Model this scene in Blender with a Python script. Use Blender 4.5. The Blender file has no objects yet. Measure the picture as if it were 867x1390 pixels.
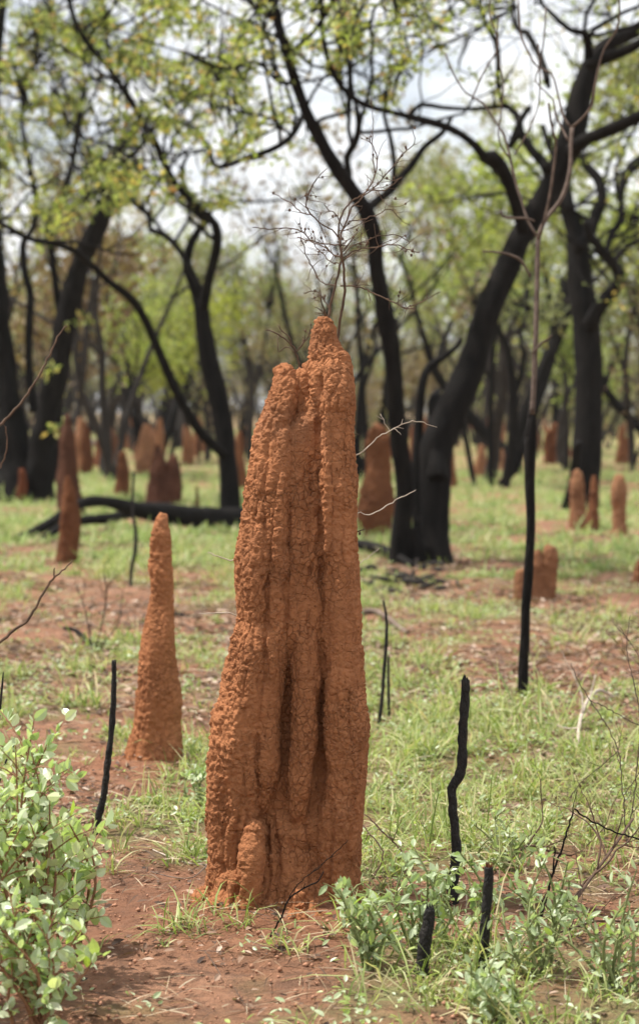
import bpy, math, random
import numpy as np
from mathutils import Vector, noise

SC = bpy.context.scene
COL = SC.collection
# ------------------------------------------------------------------ camera model
F = 3000.0; CX = 433.5; CY = 558.0; H = 1.35      # focal length (photo px), horizon row, eye height

def P(px, py, Y):
    return Vector(((px - CX) / F * Y, Y, H - (py - CY) / F * Y))
def Ybase(py):
    return F * H / (py - CY)

# ------------------------------------------------------------------ numpy noise
def _hash(ix, iy, seed):
    n = (ix.astype(np.int64) * 374761393 + iy.astype(np.int64) * 668265263 + seed * 974634777) & 0x7fffffff
    n = (n ^ (n >> 13)) * 1274126177 & 0x7fffffff
    n = n ^ (n >> 16)
    return (n & 0xffff) / 65535.0
def vnoise(x, y, seed=0):
    x = np.asarray(x, float); y = np.asarray(y, float)
    ix = np.floor(x); iy = np.floor(y); fx = x - ix; fy = y - iy
    fx = fx * fx * (3 - 2 * fx); fy = fy * fy * (3 - 2 * fy)
    a = _hash(ix, iy, seed); b = _hash(ix + 1, iy, seed); c = _hash(ix, iy + 1, seed); d = _hash(ix + 1, iy + 1, seed)
    return (a * (1 - fx) + b * fx) * (1 - fy) + (c * (1 - fx) + d * fx) * fy
def fbm(x, y, seed=0, o=4):
    s = 0; a = 0.5; t = 0
    for i in range(o):
        s = s + a * vnoise(x, y, seed + i * 17); t += a; x = x * 2.03 + 3.1; y = y * 2.03 + 1.7; a *= 0.5
    return s / t

def smooth(a, b, x):
    t = np.clip((x - a) / (b - a), 0, 1); return t * t * (3 - 2 * t)

MX, MY = P(388, 1240, 6.12).x, 6.12              # foot of the tall mound
SX, SY = P(207, 1040, 8.45).x, 8.45              # foot of the slender mound

def gz(x, y):
    """height of the ground"""
    x = np.asarray(x, float); y = np.asarray(y, float)
    near = 1 - smooth(25, 60, y)
    z = (fbm(x * 0.9, y * 0.9, 5, 3) - 0.5) * 0.06 * near
    z = z + (fbm(x * 5, y * 5, 9, 3) - 0.5) * 0.022 * (1 - smooth(12, 30, y))
    r = ((x - MX) / 0.36) ** 2 + ((y - MY) / 0.30) ** 2
    z = z + 0.018 * np.exp(-r)
    r = ((x - SX) / 0.24) ** 2 + ((y - SY) / 0.22) ** 2
    z = z + 0.04 * np.exp(-r)
    return z
def gzf(x, y): return float(gz(x, y))

def veg(x, y):
    """how green the ground is, 0..1"""
    x = np.asarray(x, float); y = np.asarray(y, float)
    n = fbm(x * 0.8 + 7, y * 0.5, 21, 3) * 0.38 + fbm(x * 2.4, y * 1.5, 33, 3) * 0.37 + fbm(x * 6.5, y * 4.0, 41, 2) * 0.25
    v = n + 0.025
    v = v - 0.26 * np.exp(-(((x + 0.62) / 0.42) ** 2 + ((y - 6.2) / 1.3) ** 2))       # bare soil left of the tall mound
    v = v - 0.30 * np.exp(-(((x - MX) / 0.38) ** 2 + ((y - MY + .1) / 0.42) ** 2))
    v = v - 0.14 * np.exp(-(((x + 0.95) / 0.5) ** 2 + ((y - 8.0) / 0.45) ** 2))
    v = v - 0.07 * np.exp(-(((x - 0.4) / 2.2) ** 2 + ((y - 11.3) / 1.5) ** 2))        # barer band in the middle
    v = v - 0.08 * np.exp(-(((x + 2.0) / 1.6) ** 2 + ((y - 12.2) / 1.3) ** 2))
    v = v - 0.16 * np.exp(-(((x - 0.95) / 1.0) ** 2 + ((y - 19.2) / 0.9) ** 2))        # ash under the forked tree
    v = v + 0.07 * np.exp(-(((x - 0.8) / 0.9) ** 2 + ((y - 7.6) / 1.2) ** 2))
    v = v + 0.05 * smooth(14, 20, y)
    v = v - 0.022 * smooth(7.5, 9, y) * (1 - smooth(24, 40, y))
    return smooth(0.445, 0.58, v)

# ------------------------------------------------------------------ mesh helpers
def mesh_from(name, co, quads=None, tris=None, smooth_=True, attr=None):
    co = np.asarray(co, np.float32).reshape(-1, 3)
    me = bpy.data.meshes.new(name)
    q = np.zeros((0, 4), np.int32) if quads is None or len(quads) == 0 else np.asarray(quads, np.int32)
    t = np.zeros((0, 3), np.int32) if tris is None or len(tris) == 0 else np.asarray(tris, np.int32)
    me.vertices.add(len(co)); me.vertices.foreach_set('co', co.ravel())
    nl = q.size + t.size; npoly = len(q) + len(t)
    me.loops.add(nl); me.loops.foreach_set('vertex_index', np.concatenate([q.ravel(), t.ravel()]).astype(np.int32))
    me.polygons.add(npoly)
    ls = np.concatenate([np.arange(len(q)) * 4, q.size + np.arange(len(t)) * 3]).astype(np.int32)
    me.polygons.foreach_set('loop_start', ls)
    me.polygons.foreach_set('use_smooth', np.full(npoly, smooth_, bool))
    me.update(calc_edges=True)
    if attr is not None:
        for k, v in attr.items():
            a = me.attributes.new(k, 'FLOAT', 'POINT'); a.data.foreach_set('value', np.asarray(v, np.float32).ravel())
    me.validate()
    return me

def link(name, me, mat=None, parent=None):
    o = bpy.data.objects.new(name, me)
    COL.objects.link(o)
    if mat is not None and len(me.materials) == 0: me.materials.append(mat)
    if parent is not None: o.parent = parent
    return o
def tag(o, label=None, cat=None, group=None, kind=None):
    if label: o['label'] = label
    if cat: o['category'] = cat
    if group: o['group'] = group
    if kind: o['kind'] = kind
    return o
def empty(name, loc, label, cat, group=None):
    o = bpy.data.objects.new(name, None); COL.objects.link(o); o.location = loc; o.empty_display_size = 0.1
    return tag(o, label, cat, group)

def catmull(pts, step):
    """pts: list of (Vector, r); returns resampled list"""
    if len(pts) < 3:
        pts = [pts[0], ((pts[0][0] + pts[-1][0]) / 2, (pts[0][1] + pts[-1][1]) / 2), pts[-1]]
    out = []
    n = len(pts)
    for i in range(n - 1):
        p0, r0 = pts[max(i - 1, 0)]; p1, r1 = pts[i]; p2, r2 = pts[i + 1]; p3, r3 = pts[min(i + 2, n - 1)]
        k = max(1, int(math.ceil((p2 - p1).length / step)))
        for j in range(k):
            t = j / k; t2 = t * t; t3 = t2 * t
            p = 0.5 * ((2 * p1) + (p2 - p0) * t + (2 * p0 - 5 * p1 + 4 * p2 - p3) * t2 + (3 * p1 - p0 - 3 * p2 + p3) * t3)
            out.append((p, r1 * (1 - t) + r2 * t))
    out.append(pts[-1])
    return out

class MB:
    def __init__(s): s.v = []; s.q = []; s.t = []; s.n = 0
    def tube(s, pts, sides=8, step=0.1, rough=0.0, closed=True, seed=0, rfreq=6.0, resample=True):
        if resample: pts = catmull(pts, step)
        n = len(pts); up = None; rings = []
        P_ = [p for p, r in pts]
        for i in range(n):
            d = (P_[min(i + 1, n - 1)] - P_[max(i - 1, 0)])
            if d.length < 1e-9: d = Vector((0, 0, 1))
            d.normalize()
            if up is None:
                up = Vector((1, 0, 0)) if abs(d.x) < 0.8 else Vector((0, 1, 0))
            up = (up - d * up.dot(d)); up.normalize()
            side = d.cross(up)
            r = pts[i][1]
            for k in range(sides):
                a = 2 * math.pi * k / sides
                w = math.cos(a) * up + math.sin(a) * side
                rr = r
                if rough > 0:
                    q = P_[i] + w * r
                    rr = r * (1 + rough * noise.noise(Vector((q.x * rfreq + seed, q.y * rfreq, q.z * rfreq * 0.5)))
                              + 0.5 * rough * noise.noise(Vector((q.x * rfreq * 4, q.y * rfreq * 4 + seed, q.z * rfreq * 1.3))))
                s.v.append(tuple(P_[i] + w * rr))
            rings.append(s.n); s.n += sides
        for i in range(n - 1):
            a = rings[i]; b = rings[i + 1]
            for k in range(sides):
                k2 = (k + 1) % sides
                s.q.append((a + k, a + k2, b + k2, b + k))
        if closed:
            for end, flip in ((0, 1), (n - 1, 0)):
                s.v.append(tuple(P_[end])); c = s.n; s.n += 1; a = rings[end]
                for k in range(sides):
                    k2 = (k + 1) % sides
                    s.t.append((a + k2, a + k, c) if flip else (a + k, a + k2, c))
    def blob(s, c, r, seg=6, rings=4):
        base = s.n
        for i in range(rings + 1):
            th = math.pi * i / rings
            for k in range(seg):
                a = 2 * math.pi * k / seg
                s.v.append((c[0] + r * math.sin(th) * math.cos(a), c[1] + r * math.sin(th) * math.sin(a), c[2] + r * 1.2 * math.cos(th)))
        s.n += seg * (rings + 1)
        for i in range(rings):
            for k in range(seg):
                k2 = (k + 1) % seg
                s.q.append((base + i * seg + k, base + (i + 1) * seg + k, base + (i + 1) * seg + k2, base + i * seg + k2))
    def mesh(s, name): return mesh_from(name, s.v, s.q, s.t)
    def link(s, name, mat, parent=None): return link(name, s.mesh(name), mat, parent)

# leaves -------------------------------------------------------------------
def unit(v): return v / np.maximum(np.linalg.norm(v, axis=-1, keepdims=True), 1e-9)
def leaf_mesh(name, pos, dirs, length, width, rs, kind='oval', up_bias=0.4, fold=0.18):
    """pos (n,3) base of each leaf, dirs (n,3) its direction, with folded oval blades"""
    pos = np.asarray(pos, float); n = len(pos); d = unit(np.asarray(dirs, float))
    rnd = rs.normal(size=(n, 3)); rnd[:, 2] += up_bias * 2
    nrm = unit(rnd - d * (rnd * d).sum(1, keepdims=True))
    sd = np.cross(d, nrm)
    L = np.asarray(length).reshape(-1, 1) * np.ones((n, 1)); W = np.asarray(width).reshape(-1, 1) * np.ones((n, 1))
    if kind == 'oval':
        prof = [(0.0, 0.0), (0.18, 0.62), (0.45, 1.0), (0.75, 0.78), (1.0, 0.0)]
    elif kind == 'diamond':
        prof = [(0.0, 0.0), (0.45, 1.0), (1.0, 0.0)]
    else:
        prof = [(0.0, 0.0), (0.3, 0.9), (0.65, 0.8), (1.0, 0.0)]
    curl = rs.uniform(-0.05, 0.30, size=(n, 1))
    V = []; idx = []
    cnt = 0
    rows = []
    for t, w in prof:
        c = pos + d * L * t - nrm * L * curl * t * t
        if w == 0: V.append(c); rows.append((cnt,)); cnt += 1
        else:
            V.append(c); V.append(c + sd * W * w * 0.5 + nrm * W * w * fold); V.append(c - sd * W * w * 0.5 + nrm * W * w * fold)
            rows.append((cnt, cnt + 1, cnt + 2)); cnt += 3
    V = np.stack(V, 1)                                   # n, cnt, 3
    q = []; t = []
    for a, b in zip(rows[:-1], rows[1:]):
        if len(a) == 1: t += [(a[0], b[0], b[1]), (a[0], b[2], b[0])]
        elif len(b) == 1: t += [(a[0], b[0], a[1]), (a[2], b[0], a[0])]
        else: q += [(a[0], b[0], b[1], a[1]), (a[2], b[2], b[0], a[0])]
    off = (np.arange(n) * cnt).reshape(-1, 1, 1)
    Q = (np.array(q, np.int64).reshape(1, -1, 4) + off).reshape(-1, 4) if q else None
    T = (np.array(t, np.int64).reshape(1, -1, 3) + off).reshape(-1, 3) if t else None
    return mesh_from(name, V.reshape(-1, 3), Q, T, smooth_=False)

def blades_mesh(name, pos, dirs, bend, length, width, rs):
    """grass blades: 2 quads + 1 tri, bending over"""
    n = len(pos); d = unit(dirs)
    hor = np.stack([d[:, 0], d[:, 1], np.zeros(n)], 1) + rs.normal(size=(n, 3)) * [.15, .15, 0]; hor = unit(hor)
    sd = np.cross(hor, np.array([0, 0, 1.0])); tw = rs.normal(size=(n, 1)) * 0.6
    sd = unit(sd + tw * np.cross(d, sd))
    L = length.reshape(-1, 1); W = width.reshape(-1, 1); B = bend.reshape(-1, 1)
    V = []
    for t, w in ((0, .7), (.38, 1.0), (.72, .75), (1.0, 0)):
        c = pos + d * L * t * (1 - 0.25 * B * t) + (hor * 0.6 - np.array([0, 0, 0.55])) * L * B * t * t
        if w > 0: V += [c + sd * W * w * .5, c - sd * W * w * .5]
        else: V += [c]
    V = np.stack(V, 1); off = (np.arange(n) * 7).reshape(-1, 1, 1)
    Q = (np.array([(0, 1, 3, 2), (2, 3, 5, 4)]).reshape(1, -1, 4) + off).reshape(-1, 4)
    T = (np.array([(4, 5, 6)]).reshape(1, -1, 3) + off).reshape(-1, 3)
    return mesh_from(name, V.reshape(-1, 3), Q, T, smooth_=True)

# ------------------------------------------------------------------ materials
def newmat(name):
    m = bpy.data.materials.new(name); m.use_nodes = True
    nt = m.node_tree; nt.nodes.clear()
    return m, nt
def N(nt, typ, **kw):
    n = nt.nodes.new(typ)
    for k, v in kw.items():
        if k in n.inputs: n.inputs[k].default_value = v
        else: setattr(n, k, v)
    return n
def ramp(nt, stops, fac, interp='LINEAR'):
    r = nt.nodes.new('ShaderNodeValToRGB'); r.color_ramp.interpolation = interp
    e = r.color_ramp.elements
    while len(e) < len(stops): e.new(0.5)
    for i, (p, c) in enumerate(stops):
        e[i].position = p; e[i].color = (*c, 1) if len(c) == 3 else c
    nt.links.new(fac, r.inputs['Fac']); return r
def noise_n(nt, vec, scale, detail=4, rough=0.55, dist=0.0):
    n = N(nt, 'ShaderNodeTexNoise'); n.inputs['Scale'].default_value = scale; n.inputs['Detail'].default_value = detail
    n.inputs['Roughness'].default_value = rough; n.inputs['Distortion'].default_value = dist
    nt.links.new(vec, n.inputs['Vector']); return n
def mix_rgb(nt, fac, a, b, blend='MIX'):
    m = nt.nodes.new('ShaderNodeMix'); m.data_type = 'RGBA'; m.blend_type = blend
    for sock, val in ((m.inputs[0], fac), (m.inputs[6], a), (m.inputs[7], b)):
        if isinstance(val, (int, float)): sock.default_value = val
        elif isinstance(val, tuple): sock.default_value = (*val, 1)
        else: nt.links.new(val, sock)
    return m.outputs[2]
def math_n(nt, op, a, b=None, c=None):
    m = nt.nodes.new('ShaderNodeMath'); m.operation = op
    for s_, val in zip(m.inputs, (a, b, c)):
        if val is None: continue
        if isinstance(val, (int, float)): s_.default_value = val
        else: nt.links.new(val, s_)
    return m.outputs[0]
def mapped(nt, scale, obj=True):
    tc = nt.nodes.new('ShaderNodeTexCoord'); mp = nt.nodes.new('ShaderNodeMapping')
    mp.inputs['Scale'].default_value = scale
    nt.links.new(tc.outputs['Object'], mp.inputs['Vector']); return mp.outputs[0]

def leaf_mat(name, stops, trans=0.45, rough=0.5, tint=None, objvar=0.0, spec=0.3):
    m, nt = newmat(name)
    g = nt.nodes.new('ShaderNodeNewGeometry')
    r = ramp(nt, stops, g.outputs['Random Per Island'])
    col = r.outputs[0]
    if objvar > 0:
        oi = nt.nodes.new('ShaderNodeObjectInfo')
        hs = nt.nodes.new('ShaderNodeHueSaturation')
        nt.links.new(math_n(nt, 'MULTIPLY_ADD', oi.outputs['Random'], 0.05, 0.475), hs.inputs['Hue'])
        nt.links.new(math_n(nt, 'MULTIPLY_ADD', oi.outputs['Random'], -objvar, 1 + objvar / 2), hs.inputs['Saturation'])
        nt.links.new(col, hs.inputs['Color']); col = hs.outputs[0]
    pb = N(nt, 'ShaderNodeBsdfPrincipled'); pb.inputs['Roughness'].default_value = rough
    pb.inputs['Specular IOR Level'].default_value = spec
    nt.links.new(col, pb.inputs['Base Color'])
    tr = nt.nodes.new('ShaderNodeBsdfTranslucent')
    tcol = mix_rgb(nt, 1.0, col, tint or (1.0, 1.15, 0.55), 'MULTIPLY')
    nt.links.new(tcol, tr.inputs['Color'])
    mx = nt.nodes.new('ShaderNodeMixShader'); mx.inputs[0].default_value = trans
    nt.links.new(pb.outputs[0], mx.inputs[1]); nt.links.new(tr.outputs[0], mx.inputs[2])
    out = nt.nodes.new('ShaderNodeOutputMaterial'); nt.links.new(mx.outputs[0], out.inputs[0])
    return m

def solid(name, col_out_fn, rough=0.9, bump=None, spec=0.2):
    m, nt = newmat(name)
    pb = N(nt, 'ShaderNodeBsdfPrincipled'); pb.inputs['Roughness'].default_value = rough
    pb.inputs['Specular IOR Level'].default_value = spec
    nt.links.new(col_out_fn(nt), pb.inputs['Base Color'])
    if bump:
        h, dist, strength = bump(nt)
        b = nt.nodes.new('ShaderNodeBump'); b.inputs['Distance'].default_value = dist; b.inputs['Strength'].default_value = strength
        nt.links.new(h, b.inputs['Height']); nt.links.new(b.outputs[0], pb.inputs['Normal'])
    out = nt.nodes.new('ShaderNodeOutputMaterial'); nt.links.new(pb.outputs[0], out.inputs[0])
    return m

def termite_mat(name, light, dark, scale=1.0, crack=1.0):
    def col(nt):
        v = mapped(nt, (scale,) * 3)
        n1 = noise_n(nt, v, 5, 5, 0.6)
        c = ramp(nt, [(0.3, dark), (0.72, light)], n1.outputs[0]).outputs[0]
        n2 = noise_n(nt, v, 45, 3, 0.7)
        c = mix_rgb(nt, 0.55, c, ramp(nt, [(0.25, (0.55, 0.52, 0.5)), (0.75, (1.3, 1.3, 1.3))], n2.outputs[0]).outputs[0], 'MULTIPLY')
        n3 = noise_n(nt, v, 120, 2, 0.6)                      # charcoal specks in the earth
        sp = ramp(nt, [(0.0, (0.15, 0.1, 0.08)), (0.29, (0.3, 0.2, 0.16)), (0.35, (1, 1, 1))], n3.outputs[0]).outputs[0]
        c = mix_rgb(nt, 0.8, c, sp, 'MULTIPLY')
        n6 = noise_n(nt, v, 2.4, 5, 0.7)                      # grey weathered and soot stained areas
        c = mix_rgb(nt, math_n(nt, 'MULTIPLY', ramp(nt, [(0.52, (0, 0, 0)), (0.72, (1, 1, 1))], n6.outputs[0]).outputs[0], 0.4), c, (0.20, 0.115, 0.075))
        if scale < 1:
            oi = nt.nodes.new('ShaderNodeObjectInfo'); hs = nt.nodes.new('ShaderNodeHueSaturation')
            nt.links.new(math_n(nt, 'MULTIPLY_ADD', oi.outputs['Random'], 0.7, 0.6), hs.inputs['Value'])
            nt.links.new(math_n(nt, 'MULTIPLY_ADD', oi.outputs['Random'], 0.010, 0.503), hs.inputs['Hue'])
            nt.links.new(math_n(nt, 'MULTIPLY_ADD', oi.outputs['Random'], -0.10, 1.0), hs.inputs['Saturation'])
            nt.links.new(c, hs.inputs['Color']); c = hs.outputs[0]
        return c
    def bump(nt):
        v0 = mapped(nt, (scale,) * 3)
        wn = noise_n(nt, v0, 14, 3, 0.6)
        va = nt.nodes.new('ShaderNodeVectorMath'); va.operation = 'MULTIPLY_ADD'
        nt.links.new(wn.outputs['Color'], va.inputs[0]); va.inputs[1].default_value = (0.05, 0.05, 0.05); nt.links.new(v0, va.inputs[2])
        mp = nt.nodes.new('ShaderNodeMapping'); mp.inputs['Scale'].default_value = (1.0, 1.0, 0.8)
        nt.links.new(va.outputs[0], mp.inputs[0])
        vo = N(nt, 'ShaderNodeTexVoronoi'); vo.feature = 'DISTANCE_TO_EDGE'; vo.inputs['Scale'].default_value = 52
        nt.links.new(mp.outputs[0], vo.inputs['Vector'])
        cr = ramp(nt, [(0.0, (0, 0, 0)), (0.035, (0.7, 0.7, 0.7)), (0.12, (1, 1, 1))], vo.outputs['Distance']).outputs[0]
        n1 = noise_n(nt, v0, 110, 5, 0.7)
        mk = noise_n(nt, v0, 7, 3, 0.6)
        a = math_n(nt, 'MULTIPLY', cr, math_n(nt, 'MULTIPLY', ramp(nt, [(0.38, (0.12,) * 3), (0.66, (1.15,) * 3)], mk.outputs[0]).outputs[0], crack))
        return math_n(nt, 'ADD', a, math_n(nt, 'MULTIPLY', n1.outputs[0], 1.5)), 0.006 / scale, 1.0
    return solid(name, col, 0.95, bump, 0.1)

MAT = {}
MAT['mound'] = termite_mat('termite_earth', (0.47, 0.200, 0.092), (0.29, 0.119, 0.054))
MAT['mound_red'] = termite_mat('termite_earth_red', (0.33, 0.132, 0.064), (0.19, 0.070, 0.037), 0.7)
MAT['mound_dark'] = termite_mat('termite_earth_scorched', (0.15, 0.06, 0.038), (0.09, 0.037, 0.025), 0.7)

def bark_col(a, b, c3=None, sc=(6, 6, 1.6)):
    def f(nt):
        v = mapped(nt, sc)
        n = noise_n(nt, v, 2.2, 5, 0.65)
        stops = [(0.3, a), (0.7, b)] + ([(0.8, c3)] if c3 else [])
        return ramp(nt, stops, n.outputs[0]).outputs[0]
    return f
def bark_bump(nt):
    v = mapped(nt, (1, 1, 0.35))
    vo = N(nt, 'ShaderNodeTexVoronoi'); vo.feature = 'DISTANCE_TO_EDGE'; vo.inputs['Scale'].default_value = 28
    nt.links.new(v, vo.inputs['Vector'])
    n = noise_n(nt, v, 60, 4, 0.6)
    return math_n(nt, 'ADD', math_n(nt, 'MINIMUM', vo.outputs['Distance'], 0.25), math_n(nt, 'MULTIPLY', n.outputs[0], 0.3)), 0.02, 0.8
MAT['char'] = solid('charred_bark', bark_col((0.005, 0.0045, 0.0045), (0.015, 0.013, 0.012), (0.07, 0.05, 0.038)), 0.9, bark_bump, 0.1)
def fine_bump(nt):
    v = mapped(nt, (1, 1, 0.5))
    vo = N(nt, 'ShaderNodeTexVoronoi'); vo.feature = 'DISTANCE_TO_EDGE'; vo.inputs['Scale'].default_value = 130
    nt.links.new(v, vo.inputs['Vector'])
    n = noise_n(nt, v, 260, 4, 0.6)
    return math_n(nt, 'ADD', math_n(nt, 'MINIMUM', vo.outputs['Distance'], 0.3), math_n(nt, 'MULTIPLY', n.outputs[0], 0.5)), 0.006, 1.0
MAT['char_fine'] = solid('crazed_charcoal', bark_col((0.008, 0.008, 0.008), (0.028, 0.024, 0.022), (0.12, 0.08, 0.055), (40, 40, 14)), 0.75, fine_bump, 0.25)
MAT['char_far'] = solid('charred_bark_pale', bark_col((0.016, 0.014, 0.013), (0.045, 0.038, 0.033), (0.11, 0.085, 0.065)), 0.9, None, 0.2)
MAT['grey_bark'] = solid('grey_brown_bark', bark_col((0.10, 0.07, 0.055), (0.20, 0.15, 0.12), None, (9, 9, 9)), 0.9, None, 0.2)
MAT['brown_bark'] = solid('weathered_brown_bark', bark_col((0.05, 0.035, 0.028), (0.15, 0.11, 0.09), None, (9, 9, 9)), 0.9, None, 0.2)
MAT['dead_twig'] = solid('dead_twig_bark', bark_col((0.045, 0.027, 0.018), (0.14, 0.085, 0.055), None, (14, 14, 14)), 0.85, None, 0.25)
MAT['pale_twig'] = solid('bleached_twig_bark', bark_col((0.30, 0.24, 0.19), (0.5, 0.43, 0.36), None, (14, 14, 14)), 0.85, None, 0.25)
MAT['red_stem'] = solid('reddish_stem_bark', bark_col((0.20, 0.09, 0.05), (0.30, 0.16, 0.08), None, (20, 20, 20)), 0.7, None, 0.3)
MAT['green_stem'] = solid('green_stem_skin', bark_col((0.14, 0.17, 0.06), (0.22, 0.24, 0.10), None, (20, 20, 20)), 0.7, None, 0.3)
MAT['orange_wood'] = solid('burnt_out_orange_wood', bark_col((0.015, 0.008, 0.006), (0.16, 0.05, 0.022)), 0.9, None, 0.1)

MAT['leaf_tree'] = leaf_mat('eucalypt_regrowth_leaf', [(0.0, (0.10, 0.13, 0.045)), (0.35, (0.26, 0.31, 0.095)), (0.76, (0.45, 0.48, 0.165)), (0.95, (0.60, 0.45, 0.17)), (1.0, (0.48, 0.24, 0.11))], 0.47)
MAT['leaf_lime'] = leaf_mat('lime_leaf', [(0.0, (0.17, 0.21, 0.07)), (0.6, (0.33, 0.38, 0.13)), (1.0, (0.48, 0.50, 0.20))], 0.5, objvar=0.5)
MAT['leaf_olive'] = leaf_mat('olive_leaf', [(0.0, (0.14, 0.15, 0.065)), (0.6, (0.27, 0.28, 0.12)), (1.0, (0.36, 0.33, 0.16))], 0.45, objvar=0.5)
MAT['leaf_scorched'] = leaf_mat('scorched_leaf', [(0.0, (0.12, 0.09, 0.06)), (0.6, (0.24, 0.18, 0.11)), (1.0, (0.34, 0.29, 0.16))], 0.35, objvar=0.4)
MAT['leaf_shrub'] = leaf_mat('grey_green_shrub_leaf', [(0.0, (0.26, 0.36, 0.14)), (0.3, (0.46, 0.55, 0.33)), (0.75, (0.64, 0.70, 0.52)), (0.9, (0.68, 0.71, 0.53)), (1.0, (0.46, 0.58, 0.10))], 0.42, rough=0.34, spec=0.7, tint=(0.95, 1.1, 0.4))  # grey-green leaf colour, paler stops have the whitish sheen painted in
MAT['leaf_silver'] = leaf_mat('silver_green_leaf', [(0.0, (0.30, 0.38, 0.19)), (0.5, (0.43, 0.51, 0.31)), (0.85, (0.54, 0.60, 0.43)), (1.0, (0.42, 0.52, 0.12))], 0.38, rough=0.4, spec=0.5, tint=(0.95, 1.1, 0.45))
MAT['grass'] = leaf_mat('fresh_grass_blade', [(0.0, (0.13, 0.18, 0.05)), (0.35, (0.27, 0.34, 0.10)), (0.62, (0.40, 0.45, 0.18)), (0.82, (0.50, 0.50, 0.27)), (1.0, (0.58, 0.47, 0.29))], 0.4, rough=0.6, tint=(1, 1.1, .6))
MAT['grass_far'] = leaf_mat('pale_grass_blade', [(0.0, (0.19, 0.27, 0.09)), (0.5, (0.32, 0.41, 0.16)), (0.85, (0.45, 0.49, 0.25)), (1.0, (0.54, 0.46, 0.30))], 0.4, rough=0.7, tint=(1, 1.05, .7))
MAT['litter'] = leaf_mat('dead_leaf_litter', [(0.0, (0.05, 0.03, 0.022)), (0.4, (0.15, 0.09, 0.06)), (0.8, (0.30, 0.19, 0.13)), (1.0, (0.50, 0.39, 0.31))], 0.15, rough=0.7)

MAT['straw'] = leaf_mat('dry_straw', [(0.0, (0.04, 0.025, 0.018)), (0.35, (0.14, 0.085, 0.055)), (0.7, (0.34, 0.25, 0.16)), (1.0, (0.58, 0.48, 0.34))], 0.15, rough=0.7)

def ground_col(nt):
    v = mapped(nt, (1, 1, 1))
    n1 = noise_n(nt, v, 1.3, 6, 0.65)
    soil = ramp(nt, [(0.28, (0.25, 0.125, 0.078)), (0.5, (0.42, 0.215, 0.13)), (0.75, (0.56, 0.31, 0.20))], n1.outputs[0]).outputs[0]
    n2 = noise_n(nt, v, 26, 5, 0.7)
    soil = mix_rgb(nt, 0.6, soil, ramp(nt, [(0.3, (0.55, 0.52, 0.5)), (0.6, (1.05, 1.05, 1.05)), (0.8, (1.3, 1.3, 1.3))], n2.outputs[0]).outputs[0], 'MULTIPLY')
    n3 = noise_n(nt, v, 9, 6, 0.75)
    lit = ramp(nt, [(0.47, (0, 0, 0)), (0.58, (1, 1, 1))], n3.outputs[0]).outputs[0]
    soil = mix_rgb(nt, math_n(nt, 'MULTIPLY', lit, 0.6), soil, (0.17, 0.105, 0.075))
    aw = nt.nodes.new('ShaderNodeAttribute'); aw.attribute_name = 'wash'
    soil = mix_rgb(nt, math_n(nt, 'MULTIPLY', aw.outputs['Fac'], 0.75), soil, ramp(nt, [(0.3, (0.30, 0.125, 0.065)), (0.7, (0.50, 0.235, 0.135))], n2.outputs[0]).outputs[0])
    at = nt.nodes.new('ShaderNodeAttribute'); at.attribute_name = 'veg'
    n4 = noise_n(nt, v, 14, 5, 0.7)
    green = ramp(nt, [(0.3, (0.20, 0.18, 0.085)), (0.7, (0.34, 0.35, 0.16))], n4.outputs[0]).outputs[0]
    n5 = noise_n(nt, v, 5, 6, 0.75)
    f = math_n(nt, 'MULTIPLY', at.outputs['Fac'], ramp(nt, [(0.35, (0.2, 0.2, 0.2)), (0.6, (1, 1, 1))], n5.outputs[0]).outputs[0])
    return mix_rgb(nt, math_n(nt, 'MULTIPLY', f, 0.85), soil, green)
def ground_bump(nt):
    v = mapped(nt, (1, 1, 1))
    n = noise_n(nt, v, 40, 6, 0.75)
    n_ = noise_n(nt, v, 150, 3, 0.7)
    return math_n(nt, 'ADD', n.outputs[0], math_n(nt, 'MULTIPLY', n_.outputs[0], 0.35)), 0.04, 1.0
MAT['soil'] = solid('soil_crumb', bark_col((0.26, 0.13, 0.08), (0.42, 0.22, 0.14)), 0.95)
MAT['ground'] = solid('red_soil_and_ground_cover', ground_col, 0.95, ground_bump, 0.1)

# ------------------------------------------------------------------ world
w = bpy.data.worlds.new('World'); SC.world = w; w.use_nodes = True
nt = w.node_tree; nt.nodes.clear()
SUN_EL = math.radians(64); SUN_AZ = math.radians(-78)      # compass angle from +Y (away from camera), negative = to the left
sky = nt.nodes.new('ShaderNodeTexSky'); sky.sky_type = 'NISHITA'; sky.sun_disc = False
sky.sun_elevation = SUN_EL; sky.sun_rotation = SUN_AZ; sky.air_density = 1.0; sky.dust_density = 2.0
tc = nt.nodes.new('ShaderNodeTexCoord')
mp = nt.nodes.new('ShaderNodeMapping'); mp.inputs['Scale'].default_value = (1, 1, 2.2)
nt.links.new(tc.outputs['Generated'], mp.inputs['Vector'])
n1 = noise_n(nt, mp.outputs[0], 6.5, 8, 0.55, 0.3)
n2 = noise_n(nt, mp.outputs[0], 15, 6, 0.6, 0.2)
cover = ramp(nt, [(0.28, (0.35, 0.35, 0.35)), (0.50, (1, 1, 1))], n1.outputs[0]).outputs[0]
cloud = ramp(nt, [(0.33, (7.2, 7.5, 8.0)), (0.5, (8.8, 9.0, 9.2)), (0.66, (10.0, 10.0, 10.0))], n2.outputs[0]).outputs[0]
c = mix_rgb(nt, cover, sky.outputs[0], cloud)
bg = nt.nodes.new('ShaderNodeBackground'); bg.inputs['Strength'].default_value = 0.094
nt.links.new(c, bg.inputs['Color'])
wo = nt.nodes.new('ShaderNodeOutputWorld'); nt.links.new(bg.outputs[0], wo.inputs[0])

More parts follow.
